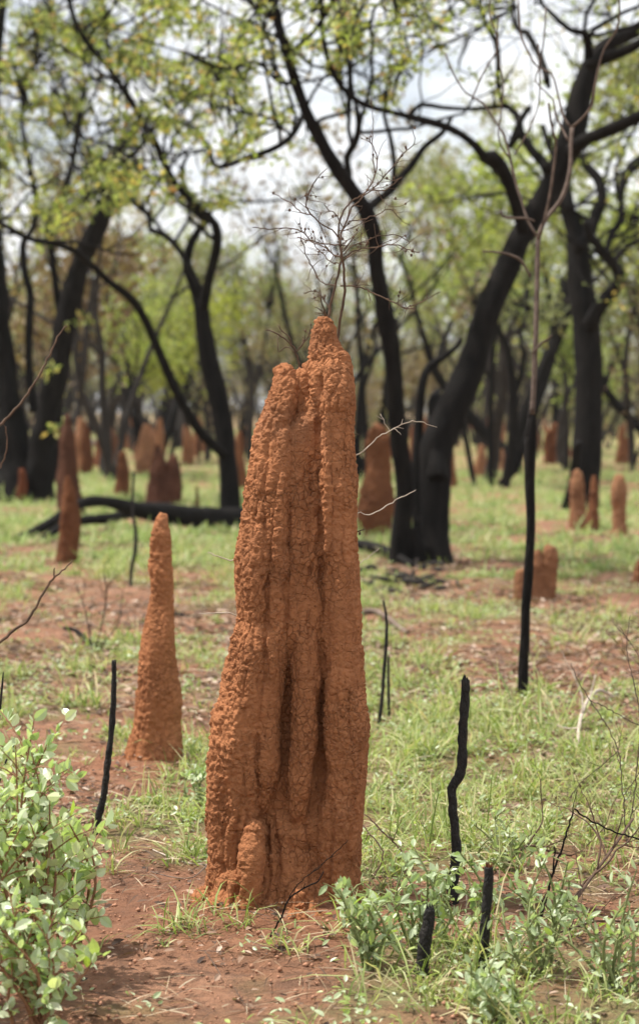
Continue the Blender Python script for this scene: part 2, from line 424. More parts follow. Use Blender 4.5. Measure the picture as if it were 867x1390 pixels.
sun = bpy.data.lights.new('sun', 'SUN'); sun.energy = 5.0; sun.angle = math.radians(0.6); sun.color = (1.0, 0.95, 0.87)
so = bpy.data.objects.new('sun', sun); COL.objects.link(so)
sd = Vector((math.sin(SUN_AZ) * math.cos(SUN_EL), math.cos(SUN_AZ) * math.cos(SUN_EL), math.sin(SUN_EL)))
so.rotation_euler = sd.to_track_quat('Z', 'Y').to_euler(); so.location = sd * 50

cam = bpy.data.cameras.new('camera'); co = bpy.data.objects.new('camera', cam); COL.objects.link(co); SC.camera = co
co.location = (0, 0, H); co.rotation_euler = (math.radians(90), 0, 0)
cam.sensor_fit = 'VERTICAL'; cam.sensor_height = 36; cam.sensor_width = 24; cam.lens = F / 1390 * 36
cam.shift_y = (CY - 695) / 1390; cam.shift_x = 0
cam.clip_start = 0.1; cam.clip_end = 3000
cam.dof.use_dof = True; cam.dof.focus_distance = 6.0; cam.dof.aperture_fstop = 3.7; cam.dof.aperture_blades = 9
SC.view_settings.view_transform = 'Standard'; SC.view_settings.look = 'None'; SC.view_settings.exposure = 0.55
SC.view_settings.gamma = 1.0; SC.view_settings.use_curve_mapping = False
SC.cycles.use_denoising = True; SC.cycles.max_bounces = 6; SC.cycles.diffuse_bounces = 3; SC.cycles.transmission_bounces = 4
SC.cycles.glossy_bounces = 2; SC.cycles.transparent_max_bounces = 4
SC.cycles.caustics_reflective = False; SC.cycles.caustics_refractive = False

# ------------------------------------------------------------------ ground
def axis(dense_lo, dense_hi, step, lo, hi, growth=1.09):
    a = list(np.arange(dense_lo, dense_hi, step)); s_ = step; x = a[-1]
    while x < hi: s_ *= growth; x += s_; a.append(x)
    s_ = step; x = a[0]; pre = []
    while x > lo: s_ *= growth; x -= s_; pre.append(x)
    return np.array(pre[::-1] + a)
gx = axis(-2.0, 2.2, 0.03, -1500, 1500, 1.1); gy = axis(4.2, 13, 0.03, -300, 2500, 1.035)
X, Y = np.meshgrid(gx, gy)
fine = ((fbm(X * 14, Y * 14, 77, 4) - 0.5) * 0.022 + np.abs(fbm(X * 6, Y * 6, 78, 3) - 0.5) * -0.03) * (1 - smooth(10, 16, Y))
Z = gz(X, Y) + fine
nx, ny = len(gx), len(gy)
ii = (np.arange(ny - 1)[:, None] * nx + np.arange(nx - 1)[None, :]).ravel()
quads = np.stack([ii, ii + 1, ii + nx + 1, ii + nx], 1)
gme = mesh_from('ground', np.stack([X, Y, Z], -1).reshape(-1, 3), quads, attr={'veg': veg(X, Y), 'wash': np.clip(1.25 * np.exp(-((X - MX) / 0.40) ** 2 - ((Y - MY + .12) / 0.42) ** 2) + np.exp(-((X - SX) / 0.26) ** 2 - ((Y - SY) / 0.26) ** 2), 0, 1)})
tag(link('ground', gme, MAT['ground']), 'red soil plain with pale green ground cover', 'ground', kind='structure')

# ------------------------------------------------------------------ termite mounds
def column_tube(mb, col, s_, conv, sides=28, n_cap=4, seed=0):
    """col: list of (py, cx, rx, ry, yo) from top to bottom, lofted with a rounded top"""
    rows = []
    py0, cx0, rx0, ry0, yo0 = col[0]
    for i in range(n_cap):                              # dome
        a = (i + 0.15) / n_cap * math.pi / 2
        rows.append((py0 - min(rx0, ry0) * 0.9 * math.cos(a), cx0, rx0 * math.sin(a), ry0 * math.sin(a), yo0))
    A = np.array(col, float)
    for i in range(len(A) - 1):
        k = max(1, int(abs(A[i + 1, 0] - A[i, 0]) / 8))
        for j in range(k):
            t = j / k; t = t if len(A) < 3 else t
            rows.append(tuple(A[i] * (1 - t) + A[i + 1] * t))
    rows.append(tuple(A[-1]))
    base = mb.n
    for (py, cx, rx, ry, yo) in rows:
        c = conv(cx, py, yo)
        for k in range(sides):
            a = 2 * math.pi * k / sides
            nn = 1 + 0.07 * noise.noise(Vector((math.cos(a) * 1.3 + seed, math.sin(a) * 1.3, py * 0.02)))
            mb.v.append((c[0] + rx * s_ * math.cos(a) * nn, c[1] + ry * s_ * math.sin(a) * nn, c[2]))
    mb.n += sides * len(rows)
    for i in range(len(rows) - 1):
        for k in range(sides):
            k2 = (k + 1) % sides
            mb.q.append((base + i * sides + k, base + (i + 1) * sides + k, base + (i + 1) * sides + k2, base + i * sides + k2))
    for end, row in ((0, rows[0]), (len(rows) - 1, rows[-1])):
        c = conv(row[1], row[0], row[4]); mb.v.append(tuple(c)); ci = mb.n; mb.n += 1
        a = base + end * sides
        for k in range(sides):
            k2 = (k + 1) % sides
            mb.t.append((a + k, a + k2, ci) if end == 0 else (a + k2, a + k, ci))

def remesh(me, voxel, smooth_it=3, smooth_f=0.5):
    tmp = bpy.data.objects.new('tmp', me); COL.objects.link(tmp)
    m = tmp.modifiers.new('r', 'REMESH'); m.mode = 'VOXEL'; m.voxel_size = voxel; m.use_smooth_shade = True
    s_ = tmp.modifiers.new('s', 'SMOOTH'); s_.iterations = smooth_it; s_.factor = smooth_f
    dg = bpy.context.evaluated_depsgraph_get()
    out = bpy.data.meshes.new_from_object(tmp.evaluated_get(dg))
    bpy.data.objects.remove(tmp); bpy.data.meshes.remove(me)
    return out

def roughen(me, k=1.0, seed=0.0, lumps=1.0, crust=None, carve=None):
    """lumpy, plated and cracked earth; k scales every size"""
    n = len(me.vertices)
    co_ = np.empty(n * 3, np.float32); me.vertices.foreach_get('co', co_); co_ = co_.reshape(-1, 3)
    no_ = np.empty(n * 3, np.float32); me.vertices.foreach_get('normal', no_); no_ = no_.reshape(-1, 3)
    d = np.zeros(n, np.float32)
    vor = noise.voronoi; nz = noise.noise; 
    for i in range(n):
        x, y, z = co_[i]; x /= k; y /= k; z /= k
        p = Vector((x + seed, y, z))
        big = nz(p * 7) * 0.010 + nz(Vector((x * 15 + seed, y * 15, z * 3.5))) * 0.0085 + nz(Vector((x * 32 + seed, y * 32, z * 9))) * 0.0035
        wx = nz(p * 22) * 0.018; wz = nz(p * 22 + Vector((9, 3, 5))) * 0.018
        q = Vector(((x + wx + seed) * 33, (y + wx) * 33, (z + wz) * 27))
        dd, _ = vor(q, distance_metric='DISTANCE')
        crack = min(dd[1] - dd[0], 0.22) / 0.22
        m = nz(p * 4.5 + Vector((2, 7, 1))) * 0.9 + 0.35                 # where the crust is nodular
        if crust is not None: m += crust(co_[i], no_[i])
        m = 0.0 if m < 0 else (1.0 if m > 1 else m)
        q2 = q * 2.1
        dd2, _ = vor(q2, distance_metric='DISTANCE')
        nod = (1 - min(dd2[0], 1.0))
        fis, _ = vor(Vector(((x + wx * .6 + seed) * 24, (y + wx * .6) * 24, (z + wz) * 6.5)), distance_metric='DISTANCE')
        f1 = min((fis[1] - fis[0]) / 0.16, 1.0)
        fi2, _ = vor(Vector(((x + seed) * 7, y * 7, (z + wz * .8) * 15)), distance_metric='DISTANCE')
        f2 = min((fi2[1] - fi2[0]) / 0.10, 1.0)
        cm = min(1.0, max(0.15, 0.55 + nz(p * 9 + Vector((4, 4, 4))) * 1.6))
        d[i] = big * lumps + (crack - 0.5) * 0.0034 * cm - (1 - f1) * 0.0055 * cm - (1 - f2) * 0.003 * cm + nz(p * 60) * .0018 + nod * (0.0012 + 0.0095 * m) + nz(p * 150) * 0.0018 + nz(p * 290) * .0012
    if carve is not None:
        for i in range(n): d[i] -= carve(co_[i], no_[i])
    co_ += no_ * (d * k)[:, None]
    me.vertices.foreach_set('co', co_.ravel()); me.update()
    return me

def make_tall_mound():
    Y0 = MY; s_ = 5.98 / F
    def conv(px, py, yo): return (MX + (px - 388) * s_, Y0 + yo * s_, H - (py - CY) * s_)
    mb = MB()
    cols = [
     [(560,430,34,30,4),(575,418,50,40,5),(600,412,62,46,6),(700,407,72,60,6),(850,404,78,66,4),(900,404,82,60,6),(940,402,86,50,8),(1040,396,96,50,8),(1105,392,95,54,8),(1135,390,94,64,6),(1200,388,92,60,6),(1290,388,100,66,5)],
     [(508,386,15,16,0),(522,388,18,22,-2),(545,383,22,28,-6),(600,371,29,34,-12),(680,364,33,42,-18),(760,354,35,46,-20),(850,352,36,48,-22),(872,347,37,50,-23),(900,344,37,50,-24),(950,338,39,52,-24),(975,331,41,54,-22),(1000,330,42,54,-22),(1090,327,42,54,-20),(1130,321,40,52,-20),(1180,319,36,50,-18),(1290,320,40,54,-18)],
     [(590,384,14,24,-22),(700,380,15,30,-34),(850,374,20,32,-40),(950,366,22,34,-42),(1040,364,20,32,-40),(1110,352,16,26,-30)],
     [(800,410,12,22,-32),(850,413,17,26,-36),(880,416,20,28,-40),(920,417,23,28,-44),(965,414,19,26,-49),(1020,411,17,24,-50),(1060,408,16,22,-54),(1085,407,15,20,-50),(1108,405,14,18,-47),(1122,404,15,18,-38),(1150,402,18,22,-26),(1200,400,22,26,-24)],
     [(437,442,13,13,0),(448,442,16,16,0),(462,442,19,18,0),(472,444,21,20,-2),(482,449,26,23,-4),(500,451,27,27,-8),(540,455,27,30,-16),(600,457,26,32,-24),(700,461,25,36,-30),(800,463,25,38,-34),(870,462,25,40,-36),(890,464,26,41,-36),(940,467,27,42,-38),(990,471,31,44,-38),(1050,471,30,44,-36),(1090,466,30,44,-34),(1130,462,30,44,-34),(1180,458,30,46,-32),(1290,458,36,52,-30)],
     [(548,443,8,14,-36),(600,444,9,14,-46),(700,446,9,16,-50),(790,449,9,16,-50),(860,455,8,14,-50)],
     [(1124,347,12,14,-72),(1150,344,16,18,-76),(1190,340,16,20,-80),(1215,339,17,22,-80),(1270,338,22,26,-80)],
     [(1135,392,30,34,-20),(1180,392,42,44,-26),(1240,390,54,50,-30),(1290,390,62,56,-30)],
     [(1185,388,90,64,-4),(1215,387,97,76,-6),(1230,386,106,92,-10),(1242,385,118,112,-14),(1252,384,136,136,-18),(1300,384,160,165,-22)],
     [(1205,320,26,30,-58),(1225,318,34,40,-66),(1250,316,50,60,-70),(1300,316,60,70,-70)],
     [(1214,408,20,26,-76),(1232,410,30,36,-84),(1252,410,44,52,-84),(1300,410,50,60,-80)],
    ]
    cols.append([(500,424,12,13,2),(512,414,26,15,4),(540,412,34,20,6),(580,412,36,24,8)])
    rt = random.Random(21)
    for k in range(64):
        a = rt.uniform(0, 6.283); px = 387 + math.cos(a) * rt.uniform(92, 128); yo = math.sin(a) * rt.uniform(72, 135) - 8
        w_ = rt.uniform(5, 19); py = 1246 - rt.uniform(0, 12)
        cols.append([(py, px, w_, w_ * .9, yo), (py + 12, px, w_ * 1.4, w_ * 1.3, yo), (py + 45, px, w_ * 1.6, w_ * 1.5, yo)])
    for i, c_ in enumerate(cols): column_tube(mb, c_, s_, conv, seed=i * 3.1)
    me = remesh(mb.mesh('mound'), 0.0026, 5, 0.5)
    curves = [([(399,660),(396,720),(391,780),(389,850),(385,905),(388,960)], .011), ([(421,620),(425,700),(423,780),(418,850),(428,905),(436,960)], .010),
              ([(436,515),(434,570),(437,640),(440,720),(440,800),(445,880),(441,960)], .013), ([(364,600),(361,680),(366,760),(362,840),(368,930),(362,1000)], .007),
              ([(330,960),(334,1020),(331,1090),(320,1150)], .009), ([(304,1030),(306,1100),(302,1170),(308,1230)], .009), ([(372,1110),(377,1160),(372,1200),(380,1240)], .014),
              ([(418,1125),(424,1170),(419,1215),(424,1245)], .014), ([(447,1080),(452,1130),(446,1180),(450,1235)], .011), ([(476,960),(480,1030),(476,1110),(480,1190)], .007),
              ([(466,560),(470,640),(467,740),(472,820),(470,900)], .006), ([(350,1000),(352,1060),(358,1110),(364,1130)], .008), ([(395,1140),(400,1180),(396,1225)], .011),
              ([(326,1130),(325,1170),(322,1225)], .014), ([(365,1125),(361,1165),(364,1215)], .012)]
    samp = []
    for cv, dp in curves:
        for (x0, y0), (x1, y1) in zip(cv[:-1], cv[1:]):
            m_ = int(abs(y1 - y0) / 3) + 1
            for j in range(m_):
                t = j / m_; samp.append((y0 + (y1 - y0) * t, x0 + (x1 - x0) * t, dp))
    rows_ = {}
    for yy, xx, dp in samp: rows_.setdefault(int(yy // 6), []).append((xx, dp))
    def carve(c_, n_):
        if n_[1] > -0.05: return 0.0
        px = 388 + (c_[0] - MX) / s_; py = CY + (H - c_[2]) / s_
        px += 7 * noise.noise(Vector((c_[2] * 14, 3.3, c_[0] * 4)))
        best = 0.0
        for xx, dp in rows_.get(int(py // 6), ()):
            e = (px - xx) / 3.2
            if abs(e) < 3: best = max(best, dp * math.exp(-e * e))
        return best * (0.75 + .9 * noise.noise(Vector((c_[2] * 11, 8.1, c_[0] * 11)))) * min(1.0, -n_[1] * 1.6)
    def crust(c_, n_):
        return 0.55 * max(0.0, -n_[0] - 0.1) + 0.25 * max(0.0, n_[2]) - 0.35 * max(0.0, -n_[1] - 0.5)
    roughen(me, 1.0, 3.0, 1.0, crust, carve)
    o = link('termite_mound', me, MAT['mound'])
    tag(o, 'tallest orange termite mound, fluted with a knobbly spire, in sharp focus at the centre', 'termite mound', 'termite mounds')
make_tall_mound()

def px_mound(label, Y, towers, mat='mound', voxel=0.012, k=2.0, depth=0.8, seed=0, base_py=None, name='termite_mound'):
    """towers: each a list of (py, L, R) outline rows, top to bottom, standing at depth Y"""
    s_ = Y / F; mb = MB()
    allp = [r for t in towers for r in t[-1:]]
    cxm = sum((r[1] + r[2]) / 2 for r in allp) / len(allp)
    rnd = random.Random(seed)
    x0 = (cxm - CX) * s_; z0 = 0.0
    def conv(px, py, yo): return ((px - CX) * s_ - x0, yo * s_, H - (py - CY) * s_)
    for i, t in enumerate(towers):
        yo = rnd.uniform(-0.3, 0.3) * (t[-1][2] - t[-1][1]) * 0.3
        col = [(py, (L + R) / 2, (R - L) / 2, (R - L) / 2 * depth, yo) for py, L, R in t]
        col[0] = (col[0][0] + col[0][2] * 0.8, *col[0][1:])
        bp, cx, rx, ry, _ = col[-1]
        zb = H - (bp - CY) * s_
        col.append((bp + (zb + 0.12) / s_, cx, rx * 1.12, ry * 1.12, yo))
        column_tube(mb, col, s_, conv, sides=20, seed=seed + i)
    me = remesh(mb.mesh('mound'), voxel, 3, 0.5)
    roughen(me, k, seed * 1.7 + 0.3, 1.5)
    o = link(name, me, MAT[mat]); o.location = (x0, Y, gzf(x0, Y))
    return tag(o, label, 'termite mound', 'termite mounds')

px_mound('slender tapering orange mound behind the thin charred stick, left of the tallest mound', SY,
   [[(709,214,229),(722,212,230),(745,211,232),(765,210,232),(790,207,235),(850,201,238),(900,192,240),(950,184,242),(1000,181,244),(1025,174,246),(1045,168,248)],
    [(790,222,236),(830,218,238),(900,208,240),(1000,200,244),(1045,196,247)],
    [(900,196,214),(960,186,210),(1045,176,214)]], 'mound', 0.0044, 1.15, 0.9, 5)
px_mound('narrow red mound in front of the fallen black limb at left', Ybase(765),
   [[(645,88,97),(670,84,103),(700,80,106),(735,76,107),(768,75,104)]], 'mound_red', 0.013, 2.2, 0.9, 11)
px_mound('tall dark narrow mound directly behind the narrow red one at left', Ybase(700),
   [[(562,87,96),(600,82,102),(650,78,108),(705,77,112)]], 'mound_dark', 0.015, 2.4, 0.9, 12)
px_mound('upright blunt mound just above the arching fallen limb', Ybase(677),
   [[(612,161,172),(635,158,175),(678,155,178)]], 'mound_red', 0.016, 2.6, 0.9, 13)
px_mound('dark twin-peaked scorched mound above the fallen limb', Ybase(685),
   [[(600,209,219),(630,205,226),(686,198,232)], [(618,230,238),(640,225,243),(684,214,246)], [(640,203,212),(684,198,220)]], 'mound_dark', 0.016, 2.8, 0.7, 14)
px_mound('tall pale red mound rising behind the dark twin-peaked mound', Ybase(645),
   [[(575,194,203),(600,189,207),(646,186,212)], [(590,200,209),(646,195,214)]], 'mound_red', 0.022, 3.4, 0.8, 15)
px_mound('tapered mound between the upright blunt mound and the left trunks', Ybase(630),
   [[(583,148,155),(605,143,158),(631,140,161)]], 'mound_dark', 0.024, 3.8, 0.9, 16)
px_mound('thin needle-like mound left of the limbed tree', Ybase(632),
   [[(582,252,257),(605,250,259),(633,248,261)]], 'mound_red', 0.024, 3.6, 0.9, 17)
px_mound('broad tall brick-red mound touching the right side of the tallest one in view', Ybase(725),
   [[(578,507,522),(600,498,529),(640,492,531),(690,488,530),(726,488,526)], [(620,496,510),(726,488,520)]], 'mound_red', 0.018, 3.0, 0.7, 18)
px_mound('stout twin-towered mound with a low lobe behind the thin sapling', Ybase(815),
   [[(746,723,734),(760,721,736),(816,720,742)], [(742,739,753),(760,738,755),(816,734,756)], [(772,699,712),(790,697,714),(812,698,722)]], 'mound_red', 0.012, 2.0, 0.75, 19)
px_mound('left one of two close tapered mounds under the big right tree', Ybase(718),
   [[(638,778,786),(670,774,792),(719,772,794)]], 'mound_red', 0.016, 2.8, 0.9, 20)
px_mound('slimmer right one of two close tapered mounds under the big right tree', Ybase(720),
   [[(643,802,808),(670,798,812),(721,796,813)]], 'mound_red', 0.016, 2.8, 0.9, 21)
px_mound('pointed solitary mound in the grass between the big right tree and the frame edge', Ybase(727),
   [[(646,836,845),(670,832,850),(700,829,853),(728,829,852)]], 'mound_red', 0.016, 2.8, 0.9, 22)
px_mound('low mound half cut off by the right edge of the photo', Ybase(795),
   [[(758,860,876),(775,859,882),(796,858,886)]], 'mound_red', 0.014, 2.4, 0.9, 23)
px_mound('tall narrow mound just behind the trunk of the limbed tree', Ybase(668),
   [[(584,321,330),(620,318,333),(669,317,334)]], 'mound_red', 0.02, 3.0, 0.9, 24)
px_mound('red mound seen between the forked tree and the right woodland', Ybase(660),
   [[(598,604,613),(630,602,617),(661,600,619)]], 'mound_red', 0.022, 3.0, 0.9, 25)
px_mound('three-lobed mound in the distance left of the big right tree', Ybase(630),
   [[(582,739,748),(631,737,752)], [(575,750,757),(631,746,758)], [(584,757,764),(629,754,768)]], 'mound_red', 0.024, 3.6, 0.8, 26)
px_mound('squat mound at the foot of the slanting burnt trunks', Ybase(648),
   [[(602,648,658),(625,645,661),(649,643,664)]], 'mound_red', 0.022, 3.2, 0.9, 27)
px_mound('short stump-like dark mound in the clearing left of the limbed tree', Ybase(690),
   [[(660,265,270),(690,264,271)]], 'mound_dark', 0.014, 2.0, 0.9, 28)

# far mounds: five shapes, copied
protos = []
rnd = random.Random(77)
for i in range(6):
    mb = MB(); nt_ = rnd.choice([1, 1, 2, 3]); hgt = 1.0
    for t in range(nt_):
        cx = 0 if t == 0 else rnd.uniform(-0.28, 0.28); h_ = hgt if t == 0 else rnd.uniform(0.55, 0.9); wd = rnd.uniform(0.11, 0.2)
        col = [(-h_ + wd * .4, cx, wd * .45, wd * .4, 0), (-h_ * .6, cx * 1.05, wd * .85, wd * .7, 0.02), (-h_ * .25, cx * 1.1, wd * 1.05, wd * .9, 0), (0.15, cx * 1.15, wd * 1.2, wd * 1.05, 0)]
        column_tube(mb, [(a * 100, b * 100, c_ * 100, d_ * 100, e * 100) for a, b, c_, d_, e in col], 0.01, lambda px, py, yo: (px * .01, yo * .01, -py * .01), sides=16, seed=i * 5 + t)
    me = remesh(mb.mesh('mound'), 0.03, 2, 0.5); roughen(me, 3.4, i * 4.4, 2.2); protos.append(me)
for me in protos: me.materials.append(MAT['mound_red'])

def where(px):
    # landmark phrases
    if px < 75: return 'behind the thick trunks at left edge'
    if px < 240: return 'between the left trunks and limbed tree'
    if px < 330: return 'around the trunk of the limbed tree'
    if px < 490: return 'close beside or behind the tallest mound'
    if px < 620: return 'behind the forked tree'
    if px < 770: return 'between the forked and big right trees'
    return 'behind the big right tree'
placed = []
k = 0; tries = 0
while k < 150 and tries < 4000:
    tries += 1
    Yd = 46 * (190 / 46) ** (rnd.random() ** .85)
    px = rnd.uniform(-60, 930)
    x = (px - CX) / F * Yd
    hgt = rnd.uniform(0.35, 1.25)
    if any((x - a) ** 2 + (Yd - b) ** 2 < 1.3 ** 2 for a, b in placed): continue
    placed.append((x, Yd)); k += 1
    o = bpy.data.objects.new('termite_mound', rnd.choice(protos)); COL.objects.link(o)
    o.location = (x, Yd, 0); o.scale = (hgt * rnd.uniform(.55, .85),) * 2 + (hgt,); o.rotation_euler = (0, 0, rnd.uniform(0, 6.28))
    dist = 'distant' if Yd < 80 else 'very distant'
    size = 'tall' if hgt > .9 else 'low'
    tag(o, f'{size} {dist} blurred red mound {where(px)}', 'termite mound', 'far termite mounds ' + where(px))

# ------------------------------------------------------------------ traced trees
rs = np.random.RandomState(4)
def trace(pts, Y, seed=0, wob=0.0, dy=0.0):
    """pts: (px, py, width_px[, depth offset]) -> [(Vector, radius)]"""
    out = []
    for i, p in enumerate(pts):
        yo = p[3] if len(p) > 3 else dy * i / max(1, len(pts) - 1)
        out.append((P(p[0], p[1], Y + yo), p[2] * 0.5 * (Y + yo) / F))
    return out

def grow(mb, nodes, p, d, L, r, depth, rr, kink=0.35, split=(2, 3), upb=0.25, sides=6, seglen=None):
    pts = [(p.copy(), r)]; n = max(3, int(L / (seglen or 0.5))); q = p.copy(); dd = d.copy()
    for i in range(n):
        dd = (dd + Vector((rr.gauss(0, kink * .5), rr.gauss(0, kink * .5), rr.gauss(upb * .25, kink * .3)))).normalized()
        q = q + dd * (L / n); pts.append((q.copy(), r * (1 - 0.45 * (i + 1) / n)))
    mb.tube(pts, max(3, sides), 10, 0, False, resample=False)
    nodes += [(a, b, depth) for a, b in pts[1:]]
    if depth <= 0: return
    for k in range(rr.randint(*split)):
        j = rr.randint(max(1, n // 2), n) if k else n
        a, b = pts[j]
        nd = (dd + Vector((rr.gauss(0, .75), rr.gauss(0, .75), rr.gauss(upb, .35)))).normalized()
        grow(mb, nodes, a, nd, L * rr.uniform(.55, .8), b * rr.uniform(.6, .85), depth - 1, rr, kink, split, upb, sides - 1, seglen)

class Tree:
    def __init__(s, name, label, Y, base_px, base_py=None, group='large charred trees', mat='char'):
        s.Y = Y; b = P(base_px, 600, Y); s.origin = Vector((b.x, Y, gzf(b.x, Y)))
        s.root = empty(name, s.origin, label, 'tree', group)
        s.nodes = []; s.rnd = random.Random(hash(label) % 1000 if False else int(base_px)); s.mat = MAT[mat]
        s.leafp = []; s.leafd = []; s.leafs = []; s.twig = MB(); s.tubes = 0
    def limb(s, pts, part='limb', sides=12, dy=0.0, rough=0.12, step=0.12):
        tr = [(p, r * getattr(s, 'thin', 1.0)) for p, r in trace(pts, s.Y, dy=dy)]
        tr = [(p - s.origin, r) for p, r in tr]
        if part == 'trunk': tr[0][0].z = -0.15
        mb = MB(); mb.tube(tr, sides, step, rough, seed=s.tubes * 3.7, rfreq=5)
        s.tubes += 1
        for p, r in catmull(tr, 0.25): s.nodes.append((p, r))
        return mb.link(part, s.mat, s.root)
    def ramify(s, n, rects, L=(.8, 2.2), rad=.028):
        """bare crooked side branches off the limbs"""
        r_ = s.rnd; o = s.origin; cand = []
        for p, r in s.nodes:
            w_ = p + o; px = CX + w_.x / w_.y * F; py = CY - (w_.z - H) / w_.y * F
            if any(a < px < b and c_ < py < d for a, b, c_, d in rects): cand.append((p, r))
        for _ in range(n):
            p, r = r_.choice(cand); ra = min(rad, r * .6)
            nodes = []
            d_ = Vector((r_.gauss(0, 1), r_.gauss(0, .5), r_.gauss(.55, .5))).normalized()
            grow(s.twig, nodes, p, d_, r_.uniform(*L), ra, 2, r_, .55, (1, 3), .2, 5, .16)
            s.nodes += [(a, b) for a, b, _ in nodes]
    def spray(s, rects, n, leaves=(9, 16), size=0.075, reach=2.2, dY=1.6, twigr=0.008):
        """leafy shoots grown from the nearest limb towards points scattered in the given regions"""
        r_ = s.rnd
        area = [max(1, (b - a) * (d - c_)) * w_ for a, b, c_, d, w_ in rects]; tot = sum(area)
        base = np.array([tuple(p) for p, r in s.nodes])
        for _ in range(n):
            u = r_.random() * tot; i = 0
            while u > area[i]: u -= area[i]; i += 1
            a, b, c_, d, w_ = rects[i]
            px = r_.uniform(a, b); py = r_.uniform(c_, d)
            # uneven: thin some places out so that the sky shows in holes
            if vnoise(px / 34.0, py / 34.0, 3) * .7 + vnoise(px / 13.0, py / 13.0, 8) * .3 < 0.45: continue
            yo = r_.gauss(0, dY); t = P(px, py, s.Y + yo) - s.origin
            dist = np.linalg.norm(base - np.array(tuple(t)) * 1.0, axis=1)
            j = int(np.argmin(dist)); p0 = Vector(base[j])
            dvec = t - p0
            if dvec.length > reach: p0 = t - dvec.normalized() * reach * r_.uniform(.5, .9) if dvec.length > reach * 1.6 else p0
            mid = (p0 + t) / 2 + Vector((r_.gauss(0, .08), r_.gauss(0, .08), r_.gauss(0.02, .1)))
            pts = catmull([(p0, twigr * 1.4), (mid, twigr), (t, twigr * 0.4)], 0.12)
            s.twig.tube(pts, 4, 1, 0, False, resample=False)
            m = len(pts); nl = r_.randint(*leaves)
            for q in range(nl):
                f = r_.uniform(0.35, 1.0) ** 0.7; pp, _ = pts[min(m - 1, int(f * m))]
                dd = Vector((r_.gauss(0, 1), r_.gauss(0, 1), r_.gauss(-0.15, .8)))
                s.leafp.append(tuple(pp + dd.normalized() * r_.uniform(0, .07))); s.leafd.append(tuple(dd)); s.leafs.append(size * r_.uniform(.6, 1.35))
    def finish(s, leafmat='leaf_tree', ratio=0.5):
        if s.leafp:
            cr = link('crown', leaf_mesh('crown', s.leafp, s.leafd, np.array(s.leafs), np.array(s.leafs) * ratio, rs, 'diamond', 0.1), MAT[leafmat], s.root)
            if s.twig.n: s.twig.link('twigs', MAT['char'], cr)
        elif s.twig.n: s.twig.link('twigs', s.mat, s.root)

# forked tree right of the mound
A = Tree('charred_tree', 'large burnt tree forking low into black stems, right beside the tallest mound', Ybase(765), 575)
A.limb([(596,770,52),(590,735,46),(588,680,42),(592,610,44),(612,560,43),(638,500,40),(656,445,36),(676,390,34),(698,340,34),(722,295,32),(744,262,32),(764,215,34),(780,165,34),(790,120,30),(803,85,26),(822,62,22),(850,48,20),(900,20,16)], 'trunk', 20, 1.0, 0.2, 0.06)
A.limb([(541,768,32),(545,720,27),(549,660,24),(541,600,24),(536,540,24),(532,480,25),(520,420,24),(511,365,22),(508,325,22),(496,288,22),(474,252,21),(452,222,19),(432,185,16),(415,150,14),(402,115,14),(390,75,13),(377,30,12),(368,-20,10),(350,-100,7)], 'trunk', 18, -1.2, 0.2, 0.06)
A.limb([(572,765,26),(570,720,22),(566,670,18),(566,620,15),(568,570,13),(573,520,12),(582,498,11),(600,486,9),(618,472,8),(626,460,6)], 'trunk', 10, 0.6)
A.limb([(596,650,26),(594,600,22),(593,570,20),(590,548,17),(592,536,12),(596,528,4)], 'stub', 12, 0.6, 0.4, 0.05)
A.limb([(566,768,30),(563,745,24),(560,728,16),(562,716,6)], 'stub', 12, -0.1, 0.4, 0.05)
A.limb([(498,285,14),(512,272,13),(530,258,12),(544,240,11),(560,222,10),(575,200,9),(600,180,8),(612,160,6)], dy=0.8, sides=8)
A.limb([(532,255,7),(535,225,7),(532,200,7),(528,180,6),(521,155,5),(524,120,4)], dy=-.4, sides=6)
A.limb([(474,240,10),(470,215,11),(478,200,11),(486,180,10),(486,160,8),(482,140,6),(476,110,6),(478,60,5)], dy=-.5, sides=7)
A.limb([(462,225,9),(448,205,8),(436,180,7),(432,165,6),(448,158,5),(470,153,5)], dy=-.6, sides=6)
A.limb([(710,315,18),(702,285,17),(692,252,17),(680,228,19),(668,215,22),(656,212,14),(645,198,12),(625,182,11),(604,172,11),(585,166,10),(560,160,9),(530,152,8),(505,146,8),(482,135,8),(464,118,8),(450,95,7),(440,60,7),(436,20,6),(440,-40,5)], dy=-1.5, sides=9, rough=0.18)
A.limb([(556,158,8),(570,142,7),(600,146,6),(640,148,6),(672,145,6),(688,146,6)], dy=0.5, sides=6)
A.limb([(742,232,14),(736,220,14),(722,205,12),(706,180,12),(704,165,11),(700,155,9),(690,146,8),(680,135,7),(675,110,8),(676,85,8),(672,55,8),(660,35,7),(652,10,6),(655,-30,5)], dy=1.0, sides=8)
A.limb([(704,180,10),(695,195,8),(690,200,7),(708,160,9),(718,146,8)], dy=0.3, sides=6)
A.limb([(742,110,10),(738,92,10),(730,72,9),(715,45,9),(705,42,8),(695,20,6),(700,-20,5)], dy=1.4, sides=7)
A.limb([(744,118,7),(740,100,9),(733,75,9)], dy=0.4, sides=6)
A.limb([(776,205,22),(790,192,20),(810,183,18),(835,173,18),(867,158,17),(930,130,13)], dy=-1.0, sides=10)
A.limb([(800,88,18),(825,78,16),(850,68,15),(880,52,13),(940,20,9)], dy=-.8, sides=9)
A.limb([(798,78,14),(797,55,12),(792,45,10),(776,42,8),(760,30,7),(745,15,6),(735,5,6),(725,-20,5)], dy=-.6, sides=7)
A.limb([(790,45,6),(812,48,6),(830,42,6),(867,34,5)], dy=-.4, sides=6)
A.limb([(402,110,8),(380,112,6),(350,85,6),(320,92,5),(290,90,5),(255,72,5)], dy=-1.5, sides=6)
